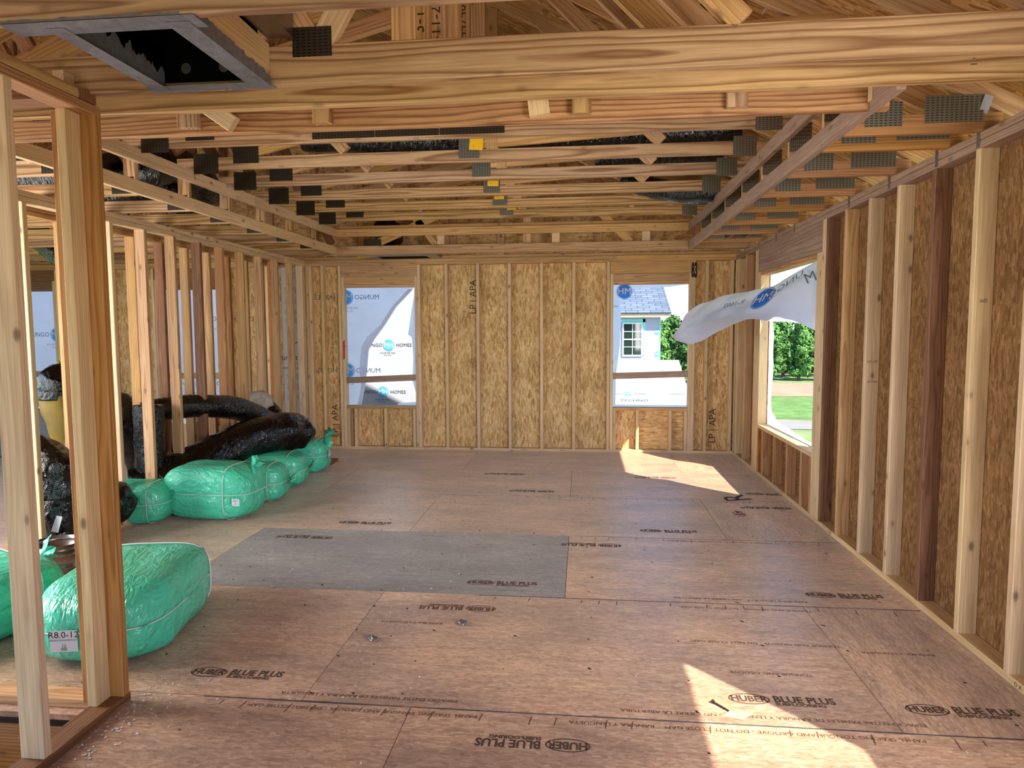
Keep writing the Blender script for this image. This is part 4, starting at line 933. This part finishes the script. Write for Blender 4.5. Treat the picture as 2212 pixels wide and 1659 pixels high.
def bag(label, x, y, lx, ly, h, rz, seed, ear=None, tag=None, name='insulation_bag'):
    r = root(name, (x, y, 0), label, 'insulation bag', 'green insulation bags', rotz=rz); m = WM[r.name]
    bm = bag_mesh(lx, ly, h / 2 * 1.06, seed); hz = max(v.co.z for v in bm.verts)
    mesh_obj('film', bm, 'green', r, m, True)
    # twine: one loop lengthwise round the middle, one across
    def loop(fn, nm='twine'):
        pts = [fn(2 * math.pi * i / 48) for i in range(48)]
        bm = bmesh.new(); rr = []
        for i, p in enumerate(pts):
            d = (pts[(i + 1) % 48] - pts[i - 1]).normalized(); a = d.orthogonal().normalized(); b2 = d.cross(a)
            rr.append([bm.verts.new(p + a * .0035 * math.cos(q) + b2 * .0035 * math.sin(q)) for q in (0, 1.57, 3.14, 4.71)])
        for i in range(48):
            A, B = rr[i], rr[(i + 1) % 48]
            for k in range(4): bm.faces.new((A[k], A[(k + 1) % 4], B[(k + 1) % 4], B[k]))
        bmesh.ops.recalc_face_normals(bm, faces=bm.faces)
        mesh_obj(nm, bm, 'twine', r, m, True)
    def sup(a, A, B, n=4.0):
        c, s = math.cos(a), math.sin(a); k = (abs(c) ** n + abs(s) ** n) ** (-1 / n); return c * k * A, s * k * B
    loop(lambda a: Vector((*sup(a, lx * 1.0, ly * .985), hz * .5)))
    def cross(a):
        yy, zz = sup(a, ly * .985, hz * .5 * .985); return Vector((lx * .55, yy, zz + hz * .495))
    loop(cross)
    def make_ear(ex, ez, sc, sgn):
        bm = bmesh.new(); c = bm.verts.new((ex, 0, ez)); n = 16; ring = []
        for i in range(n):
            a = 2 * math.pi * i / n; q = (.055 + .03 * math.sin(3 * a + seed)) * sc
            ring.append(bm.verts.new((ex + sgn * (.05 + .025 * math.cos(5 * a)) * sc, q * math.cos(a), ez + q * math.sin(a) + .02 * sc)))
        for i in range(n): bm.faces.new((c, ring[i], ring[(i + 1) % n]))
        bmesh.ops.subdivide_edges(bm, edges=bm.edges[:], cuts=1)
        for v in bm.verts: v.co += Vector((noise.noise(v.co * 30), noise.noise(v.co * 31), noise.noise(v.co * 33))) * .012 * sc
        mesh_obj('tied_end', bm, 'green', r, m, True)
    for e in ear or (): make_ear(*e)
    if tag:
        mm, lines = tag
        bm = bmesh.new(); bm.faces.new([bm.verts.new(p) for p in ((-.06, -.05, 0), (.06, -.05, 0), (.06, .05, 0), (-.06, .05, 0))]); lb = mesh_obj('label', bm, 'white', r, m @ mm)
        for s, sz, yy in lines: text('label_print', lb, s, sz, m @ mm @ at(0, yy, .001), 'ink')
    return r
RZ = Matrix.Rotation
bag('large green insulation bag lying behind the corner posts with a white R8.0-12 label', -2.33, 3.22, .47, .31, .375, math.radians(101), 1.3, None,
    (at(-.478, .085, .16) @ RZ(-math.pi / 2, 4, 'Z') @ RZ(math.pi / 2, 4, 'X'), [('R8.0-12', .042, .028), ('INSULATION FOR DUCT', .011, .004), ('12', .02, -.022), ('IIIII', .022, -.038)]))
bag('green insulation bag cut by the left edge of the photo, beside the metal collar', -3.17, 3.10, .40, .33, .36, math.radians(65), 4.1, [(.36, .30, 1.0, 1)])
bag('boxy green insulation bag at the front of the heap by the stud wall', -3.09, 5.37, .40, .24, .445, math.radians(-4), 2.2, [(.34, .42, 1.1, 1), (-.41, .22, .7, -1)],
    (at(.34, -.246, .18) @ RZ(math.pi / 2, 4, 'X') @ Matrix.Scale(.55, 4), [('R8.0', .04, .02), ('IIII', .03, -.02)]))
bag('small green insulation bag tucked right behind the boxy front bag', -2.98, 5.93, .26, .19, .34, math.radians(4), 3.7, [(.28, .16, 1.0, 1)])
bag('green insulation bag under the round end of the black sausage-shaped duct', -3.10, 6.47, .34, .22, .34, math.radians(10), 5.2, [(.36, .18, .8, 1)])
bag('farthest green insulation bag, upright with a pointed corner', -3.06, 7.22, .25, .20, .36, math.radians(5), 6.4, [(.18, .36, 1.6, 1)],
    (at(.268, -.05, .20) @ RZ(math.pi / 2, 4, 'Z') @ RZ(math.pi / 2, 4, 'X') @ Matrix.Scale(.7, 4), [('R8.0', .04, .02)]))
bag('green insulation bag partly hidden behind the posts under a black duct end', -3.62, 5.15, .26, .18, .33, math.radians(6), 7.7, [(.25, .2, .8, 1)])

def ducts_on_floor():
    g = 'black flex ducts heaped by the stud wall'
    def tube(label, pts, rad, mat='black', ribs=0.0, rough=.25, seed=0, caps=True, name='flex_duct', **kw):
        bm, rings = tube_mesh(pts, rad, 20, ribs, rough, seed, caps, kw.get('samples'))
        o = mesh_obj(name, bm, mat, None, None, True); o['label'] = label; o['category'] = 'flex duct'; o['group'] = g
        return o
    tube('fat glossy black sausage-shaped duct lying across the green bags', [(-3.95, 5.50, .18), (-3.74, 5.64, .20), (-3.58, 5.90, .29), (-3.35, 6.35, .46), (-3.10, 6.78, .50), (-2.96, 6.94, .45), (-2.90, 7.0, .40)], [.17, .20, .20, .20, .20, .16, .04], 'black', 0, .18, 2, samples=70)
    tube('thin ribbed black duct arching through the studs down behind the sausage duct', [(-4.0, 5.75, .82), (-3.80, 6.02, .84), (-3.62, 6.30, .82), (-3.50, 6.65, .74), (-3.38, 7.0, .57), (-3.32, 7.15, .50)], [.10, .108, .112, .115, .115, .10], 'blacks', .05, .1, 5, samples=80)
    o = tube('upright black duct standing open-topped behind the second stud', [(-3.80, 5.58, .04), (-3.80, 5.57, .40), (-3.79, 5.56, .75), (-3.79, 5.56, .91)], [.13, .125, .125, .125], 'blacks', .02, .12, 7, False, samples=40)
    bm = bmesh.new(); disc(bm, .12, 24, 0, (0, 0), None, .035); mesh_obj('wool_rim', bm, 'fibre', o, at(-3.79, 5.56, .905))
    tube('black duct bent in a hump in the room beyond the second stud wall', [(-4.35, 5.45, .04), (-4.40, 5.55, .50), (-4.25, 5.75, .82), (-4.2, 6.0, .5), (-4.25, 6.2, .1)], [.17, .18, .18, .18, .17], 'blacks', .02, .15, 9)
    tube('round black duct end resting beside a green bag behind the posts', [(-4.05, 4.84, .18), (-3.75, 4.77, .22), (-3.52, 4.73, .25), (-3.44, 4.71, .26), (-3.42, 4.71, .26)], [.16, .165, .165, .10, .03], 'black', 0, .15, 11)
    # cut elbow with wool lining
    r = root('duct_elbow', (-3.62, 7.2, .62), 'cut black duct elbow with white wool lining on top of the heap', 'duct elbow')
    bm, _ = tube_mesh([(-3.74, 7.30, .62), (-3.58, 7.27, .60), (-3.42, 7.22, .46), (-3.38, 7.2, .36)], [.17, .19, .18, .17], 20, .02, .15, 3, True, 30); mesh_obj('sleeve', bm, 'black', r, None, True)
    bm, _ = tube_mesh([(-3.90, 7.24, .70), (-3.74, 7.22, .76), (-3.56, 7.20, .77), (-3.46, 7.18, .70)], [.07, .10, .11, .06], 18, 0, .35, 8, True, 20); mesh_obj('wool_lining', bm, 'fibre', r, None, True)
    # bagged duct with label standing between the studs
    r = root('duct_bag', (-3.66, 4.34, 0), 'black plastic duct bag with white sticker and grey print standing between studs', 'duct bag')
    bm, _ = tube_mesh([(-3.64, 4.34, .01), (-3.65, 4.34, .10), (-3.66, 4.34, .40), (-3.68, 4.34, .60), (-3.75, 4.34, .74), (-3.80, 4.34, .83)], [.09, .12, .135, .135, .09, .015], 20, 0, .30, 6, True, 50); mesh_obj('film', bm, 'black', r, None, True)
    lean = FACE_BACK @ RZ(-.25, 4, 'Z'); P = at(-3.56, 4.19, .25, RZ(.25, 4, 'Z') @ lean)
    bm = bmesh.new(); bm.faces.new([bm.verts.new(p) for p in ((-.024, -.06, 0), (.022, -.06, 0), (.026, .055, 0), (-.012, .055, 0))]); mesh_obj('sticker', bm, 'white', r, P)
    text('bag_print', r, '0', .07, at(-3.545, 4.19, .15, RZ(.35, 4, 'Z') @ lean), 'greyprint'); text('bag_print', r, '2L', .05, at(-3.60, 4.185, .36, RZ(.35, 4, 'Z') @ lean), 'greyprint')
    bm = bmesh.new()
    for k in range(9):
        for j in range(3):
            w = R0.uniform(.015, .028); x = -.04 + j * .035; z = .05 - k * .013
            bm.faces.new([bm.verts.new((x + a, z + b2, 0)) for a, b2 in ((0, 0), (w, 0), (w, .005), (0, .005))])
    mesh_obj('bag_print', bm, 'greyprint', r, at(-3.60, 4.185, .50, RZ(.35, 4, 'Z') @ lean), kind='stuff')
    # ochre sleeve with black cap
    r = root('sleeved_duct', (-5.1, 6.1, 0), 'ochre sleeve with a bulging black top standing before the far left window', 'flex duct')
    bm, _ = tube_mesh([(-5.000, 6.1, .02), (-5.000, 6.1, .35), (-5.040, 6.1, .60), (-5.080, 6.1, .93)], [.07, .09, .13, .16], 18, 0, .2, 1, True, 30); mesh_obj('sleeve', bm, 'ochre', r, None, True)
    bm, _ = tube_mesh([(-5.080, 6.1, .90), (-5.080, 6.1, 1.02), (-5.060, 6.1, 1.12), (-5.020, 6.1, 1.18), (-5.000, 6.1, 1.19)], [.165, .18, .16, .09, .02], 18, 0, .2, 4, True, 30); mesh_obj('cap', bm, 'black', r, None, True)
    bm, _ = tube_mesh([(-5.100, 6.22, 1.10), (-5.120, 6.22, 1.19), (-5.165, 6.22, 1.27)], [.07, .04, .006], 10, 0, .3, 4, True, 10); mesh_obj('ear', bm, 'ochre', r, None, True)
M['greyprint'] = plain('grey_bag_print', '6d7078', .5)
ducts_on_floor()

def small_things():
    # sheet-metal collar
    r = root('metal_collar', (-3.42, 4.02, 0), 'round galvanised duct collar lying on the floor behind the posts', 'duct collar')
    def ring(nm, prof, mat='galv', cx=-3.42, cy=4.02):
        bm = bmesh.new(); n = 48; R_ = []
        for i in range(n):
            a = 2 * math.pi * i / n; R_.append([bm.verts.new((cx + q * math.cos(a), cy + q * math.sin(a), z)) for q, z in prof])
        for i in range(n):
            A, B = R_[i], R_[(i + 1) % n]
            for k in range(len(prof) - 1): bm.faces.new((A[k], B[k], B[k + 1], A[k + 1]))
        mesh_obj(nm, bm, mat, r, None, True)
    rr = .155
    ring('body', [(rr, 0), (rr, .028), (rr + .006, .034), (rr, .04), (rr, .115), (rr + .006, .12), (rr, .126), (rr, .15), (rr - .004, .15), (rr - .004, 0)])
    ring('crimped_edge', [(rr + .001, .15), (rr - .003, .185), (rr - .006, .185), (rr - .004, .15)])
    bm = bmesh.new(); n = 40
    # bathtub shell stored in the left room
    t = root('bathtub', (-7.0, 7.7, 0), 'white bathtub with grey fibreglass back below the far left window', 'bathtub')
    box('tub_back', t, -7.75, -6.29, 7.62, 8.36, 0, .62, 'tubback', .03); box('tub_deck', t, -7.78, -6.27, 7.60, 8.40, .622, .66, 'tub', .008)
    t = root('carton', (-5.35, 8.15, 0), 'pale-topped cardboard carton seen through the studs below the window', 'carton')
    box('carton_body', t, -5.80, -4.90, 7.97, 8.42, 0, .40, 'card', .004); box('carton_lid', t, -5.81, -4.89, 7.96, 8.43, .401, .47, 'white', .004)
    # orange cable
    bm, _ = tube_mesh([(-3.64, 7.66, 2.37), (-3.65, 7.665, 2.0), (-3.64, 7.66, 1.6), (-3.65, 7.662, 1.2), (-3.64, 7.66, .8)], [.008] * 5, 8, 0, 0, 0, True, 40)
    o = mesh_obj('cable', bm, 'orangecable', None, None, True); o['label'] = 'orange cable running down a stud near the far left corner'; o['category'] = 'cable'
    # offcut
    t = box('wood_offcut', None, -3.02, -2.90, 7.50, 7.76, 0, T, 'brown'); t['label'] = 'short brown lumber offcut beside the farthest green bag'; t['category'] = 'offcut'
    # nail by the sunlit patch
    bm, _ = tube_mesh([(.545, 2.775, .006), (.572, 2.745, .005), (.60, 2.712, .004)], [.004, .004, .003], 8, 0, 0, 0, True, 8)
    bmesh.ops.create_cone(bm, cap_ends=True, segments=10, radius1=.009, radius2=.009, depth=.003, matrix=at(.543, 2.777, .007, Matrix.Rotation(1.4, 4, 'X')))
    o = mesh_obj('nail', bm, 'gap', None); o['label'] = 'dark nail lying in the sunlit patch near the printed ring'; o['category'] = 'nail'
    bm = bmesh.new(); bm.faces.new([bm.verts.new(p) for p in ((.56, 2.68, .002), (.63, 2.66, .003), (.69, 2.70, .006), (.60, 2.715, .008))]); o = mesh_obj('wood_splinter', bm, 'pale', None); o['label'] = 'thin wood splinter on the sunlit floor beside the nail'; o['category'] = 'splinter'
    # crumpled bits
    for lab, x, y, s in (('crumpled grey scrap on the floor, nearer the right of two', -.623, 3.423, 2), ('crumpled pale scrap on the floor, nearer the stair wall', -1.045, 3.211, 5)):
        bm = bmesh.new(); bmesh.ops.create_icosphere(bm, subdivisions=3, radius=.022)
        for v in bm.verts: v.co *= 1 + .7 * noise.noise(v.co * 60 + Vector((s, s, s))); v.co.z *= .5
        zm = min(v.co.z for v in bm.verts)
        o = mesh_obj('foil_scrap', bm, 'zinc', None, at(x, y, -zm)); o['label'] = lab; o['category'] = 'scrap'
    # pale sawdust and chips
    bm = bmesh.new()
    for k in range(420):
        if k < 230: x = -1.88 + abs(R0.gauss(0, .09)); y = R0.uniform(1.6, 2.75); 
        elif k < 330: x = R0.uniform(-1.9, -.6); y = R0.uniform(2.2, 5.2)
        else: x = R0.uniform(-2.6, 1.8); y = R0.uniform(2.4, 8)
        s = R0.uniform(.001, .0038); a = R0.uniform(0, 3.1); ca, sa = math.cos(a), math.sin(a); l = s * R0.uniform(1, 2.0)
        bm.faces.new([bm.verts.new((x + dx * ca - dy * sa, y + dx * sa + dy * ca, .0015 + R0.uniform(0, .003))) for dx, dy in ((-s, -l), (s, -l), (s, l), (-s, l))])
    o = mesh_obj('sawdust', bm, 'white', None, kind='stuff', label='pale sawdust chips scattered over the floor by the stair wall', cat='sawdust')
small_things()

# ================================================================== OUTSIDE
def outside():
    m, nt, b = new_mat('meadow'); co = objcoord(nt, (1, 1, 1), rand=False)
    n = N(nt, 'ShaderNodeTexNoise'); setin(n, Scale=.5, Detail=8.0, Roughness=.7); L(nt, co, n.inputs['Vector'])
    r = ramp(nt, [(.35, rgb('5c7340')), (.5, rgb('748652')), (.62, rgb('858a5e')), (.75, rgb('8c7a5e'))]); L(nt, n.outputs[0], r.inputs[0]); L(nt, r.outputs[0], b.inputs['Base Color']); b.inputs['Roughness'].default_value = .9; M['meadow'] = m
    M['dirt'] = plain('red_dirt', '9a8470', .95, 0, .1, .2, .4); M['road'] = plain('road', '8a8684', .9, 0, .1, .08, 1); M['tall'] = plain('tall_grass', '64814a', .9, 0, .1, .3, 1.2)
    GZ = -3.2
    def flat(name, pts, z, mat):
        bm = bmesh.new(); f = bm.faces.new([bm.verts.new((x, y, z)) for x, y in pts]); mesh_obj(name, bm, mat, None, kind='structure')
    flat('ground', [(-120, -60), (160, -60), (160, 300), (-120, 300)], GZ, 'meadow')
    flat('road', [(-2, 34), (60, 30), (60, 33.5), (-2, 37)], GZ + .02, 'road')
    flat('ground_dirt', [(-20, 52), (70, 46), (70, 62), (-20, 62)], GZ + .02, 'dirt')
    flat('ground_verge', [(-4, 38), (60, 34), (60, 45.5), (-4, 51)], GZ + .015, 'tall')
    for nm, cs in (('pine_green', ('3a5a30', '527a40', '7a9c58')), ('leaf_green', ('3c6630', '568042', '86a864')), ('deep_green', ('34502e', '4a6c3a', '6c8a50'))):
        m, nt, b = new_mat(nm); co = objcoord(nt, (1, 1, 1)); n = N(nt, 'ShaderNodeTexNoise'); setin(n, Scale=1.8, Detail=8.0, Roughness=.75); L(nt, co, n.inputs['Vector'])
        r = ramp(nt, [(.35, rgb(cs[0])), (.5, rgb(cs[1])), (.68, rgb(cs[2]))]); L(nt, n.outputs[0], r.inputs[0]); L(nt, r.outputs[0], b.inputs['Base Color']); b.inputs['Roughness'].default_value = .9; b.inputs['Specular IOR Level'].default_value = .1; M[nm] = m
    M['bark'] = plain('bark', '6b5a4a', .9)
    crowns = []
    for s, (mt, conic) in enumerate((('pine_green', 1), ('leaf_green', 0), ('deep_green', 1))):
        bm = bmesh.new(); rnd = random.Random(s)
        blobs = []
        for k in range(40):
            t = rnd.random(); a = rnd.uniform(0, 6.28); q = (1 - t * .8 if conic else math.sin(math.pi * (.15 + .8 * t))) * rnd.uniform(.3, 1.0) * 1.7
            c = Vector((q * math.cos(a), q * math.sin(a), 1.0 + t * 6.0)); rr = rnd.uniform(.45, .9); blobs.append((c, rr))
            if k % 2: bmesh.ops.create_icosphere(bm, subdivisions=1, radius=rr * .6, matrix=at(*c))
        for k in range(5200):
            c, rr = rnd.choice(blobs); d = Vector((rnd.gauss(0, 1), rnd.gauss(0, 1), rnd.gauss(0, 1))).normalized()
            p = c + d * rr * rnd.uniform(.7, 1.12); u = d.orthogonal().normalized(); w = d.cross(u); z = rnd.uniform(.05, .14); an = rnd.uniform(0, 3)
            u, w = u * math.cos(an) + w * math.sin(an), w * math.cos(an) - u * math.sin(an); w = (w + d * rnd.uniform(-.8, .8)).normalized()
            bm.faces.new([bm.verts.new(p + u * a * z + w * b2 * z * 1.6) for a, b2 in ((-1, -1), (1, -1), (1, 1), (-1, 1))])
        me = bpy.data.meshes.new('crown'); bm.to_mesh(me); bm.free(); me.materials.append(M[mt]); crowns.append(me)
    bm = bmesh.new(); bmesh.ops.create_cone(bm, cap_ends=True, segments=8, radius1=.22, radius2=.10, depth=3, matrix=at(0, 0, 1.5)); tm = bpy.data.meshes.new('trunk'); bm.to_mesh(tm); bm.free(); tm.materials.append(M['bark'])
    rnd = random.Random(11)
    kinds = ['dark green pine in the forest edge beyond the meadow', 'bright green leafy tree in the forest edge beyond the meadow', 'deep green conifer in the forest edge beyond the meadow']
    for row, y0, sc in ((0, 64, .70), (1, 71, .80), (2, 80, .92)):
        x = 4 + row * 1.3
        while x < 34 + row * 5:
            k = rnd.choice((0, 1, 2, 1) if row == 0 else (0, 1, 2)); s = sc * rnd.uniform(.85, 1.15); y = y0 + rnd.uniform(-2, 2)
            t = root('tree', (x, y, GZ), kinds[k], 'tree', 'trees of the forest edge, kind %d' % (k + 1))
            mt = at(x, y, GZ) @ Matrix.Diagonal((s, s, s, 1)) @ RZ(rnd.uniform(0, 6), 4, 'Z')
            link('crown', crowns[k], mt, t); link('trunk', tm, mt, t); x += rnd.uniform(2.6, 3.6)
    # neighbouring house
    mm, nt, b = new_mat('shingles'); co = objcoord(nt, rand=False); br = N(nt, 'ShaderNodeTexBrick'); setin(br, Scale=1.0, Color1=rgb('68748a'), Color2=rgb('525e72'), Mortar=rgb('3c4656'), Mortar_Size=.012, Brick_Width=.30, Row_Height=.14); L(nt, co, br.inputs['Vector'])
    L(nt, br.outputs[0], b.inputs['Base Color']); b.inputs['Roughness'].default_value = .9; M['shingle'] = mm
    M['nwrap'] = plain('neighbour_wrap', 'a2a6b2', .7, 0, .2, .03, 2); M['tape'] = plain('green_tape', '86d6cc', .6); M['under'] = plain('white_underlayment', '9aa4b4', .6, 0, .3, .04, 3)
    m, nt, b = new_mat('window_glass'); b.inputs['Base Color'].default_value = rgb('20302c'); b.inputs['Roughness'].default_value = .05; b.inputs['Specular IOR Level'].default_value = .3; M['glass'] = m
    h = root('neighbour_house', (-4, 14, GZ), 'neighbouring house wrapped in white with a grey shingle roof', 'house')
    box('wall', h, -14, -.7, 11.7, 11.8, GZ, 3.2, 'nwrap', 0)
    box('wall', h, -.8, -.7, 11.8, 17.2, GZ, 3.2, 'nwrap', 0)
    box('wall', h, -.7, 1.92, 17.2, 17.35, GZ, 1.90, 'nwrap', 0)
    box('wall', h, 1.82, 1.92, 17.35, 22, GZ, 1.90, 'nwrap', 0)
    box('corner_strip', h, 1.905, 1.925, 17.19, 17.22, GZ, 1.9, 'tape', 0)
    box('fascia', h, -.7, 2.13, 16.95, 17.0, 1.86, 1.96, 'pale', 0)
    def slope(name, x0, x1, ya, za, yb, zb, mat): strut(name, h, ((x0 + x1) / 2, ya, za), ((x0 + x1) / 2, yb, zb), x1 - x0, .03, mat, (0, -.4, 1), 0)
    # roof sheets: local x runs up the slope, so turn the shingle courses with a rotated mesh
    def roofsheet(x0, x1, ya, za, yb, zb, mat, nm='roof_slope'):
        bm = bmesh.new(); l = math.hypot(yb - ya, zb - za)
        vs = [bm.verts.new(p) for p in ((x0, 0, 0), (x1, 0, 0), (x1 - .02, l, 0), (x0, l, 0), (x0, 0, -.03), (x1, 0, -.03), (x1 - .02, l, -.03), (x0, l, -.03))]
        for q in ((0, 1, 2, 3), (7, 6, 5, 4), (0, 4, 5, 1), (1, 5, 6, 2), (2, 6, 7, 3), (3, 7, 4, 0)): bm.faces.new([vs[i] for i in q])
        return mesh_obj(nm, bm, mat, h, at(0, ya, za, Matrix.Rotation(math.atan2(zb - za, yb - ya), 4, 'X')))
    roofsheet(-.7, 2.15, 16.9, 1.97, 18.7, 2.80, 'shingle'); roofsheet(-.7, 2.15, 20.5, 1.97, 18.7, 2.80, 'shingle')
    lr = roofsheet(-.75, 2.4, 12.6, -1.11, 17.19, .80, 'under', 'lower_roof')
    ang = math.atan2(.80 + 1.11, 17.19 - 12.6); lm = at(0, 12.6, -1.11, Matrix.Rotation(ang, 4, 'X'))
    for x in (-.45, 1.02, 2.4): logo(lr, lm @ at(x, 3.15, .006), .10, False, 'nblue', True, 'nink')
    text('roll_print', lr, 'GD 60', .14, lm @ at(.02, 2.84, .006), 'nink'); text('roll_print', lr, 'TECHNO', .15, lm @ at(1.15, 2.84, .006), 'nink')
    for yy in (4.0, 4.06): 
        bm = bmesh.new(); bm.faces.new([bm.verts.new(p) for p in ((-.6, yy, .006), (2.3, yy, .006), (2.3, yy + .012, .006), (-.6, yy + .012, .006))]); mesh_obj('lap_line', bm, 'nink', lr, lm)
    w = link('window', None, at(1.2, 17.18, 1.3), h)
    x0, x1, z0, z1 = 1.02, 1.45, .93, 1.70
    box('pane', w, x0, x1, 17.185, 17.195, z0, z1, 'glass', 0)
    for a, b2, c, d in ((x0 - .03, x1 + .03, z1, z1 + .035), (x0 - .03, x1 + .03, z0 - .035, z0), (x0 - .035, x0, z0, z1), (x1, x1 + .035, z0, z1), (x0, x1, 1.30, 1.33), ((x0 + x1) / 2 - .008, (x0 + x1) / 2 + .008, z0, z1), (x0, x1, 1.50, 1.515), (x0, x1, 1.12, 1.135)): box('frame', w, a, b2, 17.16, 17.184, c, d, 'white', 0)
    box('flashing_tape', w, x1 + .04, x1 + .10, 17.193, 17.199, z0 - .05, z1 + .12, 'tape', 0); box('flashing_tape', w, x0 - .1, x1 + .10, 17.193, 17.199, z1 + .04, z1 + .12, 'tape', 0)
    for x, z in ((-3.52, .47), (-3.40, 1.30), (-5.2, .47), (-1.75, .47), (-6.9, 1.3)): logo(h, at(x, 11.695, z, FACE_BACK), .10, False, 'nblue', True, 'nink')
    logo(h, at(1.85, 17.19, 1.5, FACE_BACK), .07, False, 'nblue', False); logo(h, at(1.85, 17.19, .95, FACE_BACK), .07, False, 'nblue', False)
    # ground floor of this house, seen down the stair opening
    g = root('wall_lower', (0, 4, -1.6), kind='structure')
    box('slab', g, -9.2, 1.96, -3, 8.7, GZ, GZ + .3, 'conc', 0)
    box('lower_sheathing', g, -9.2, 1.96, D + W4, D + W4 + .012, GZ + .3, -.05, 'osb', 0); box('lower_sheathing', g, RX + W4, RX + W4 + .012, 2.5, 8.7, GZ + .3, -.05, 'osbshade', 0)
    for k in range(8): box('stud', g, -3.7, -3.61, .2 + k * .41, .238 + k * .41, GZ + .3, -.40, 'orange')
outside()
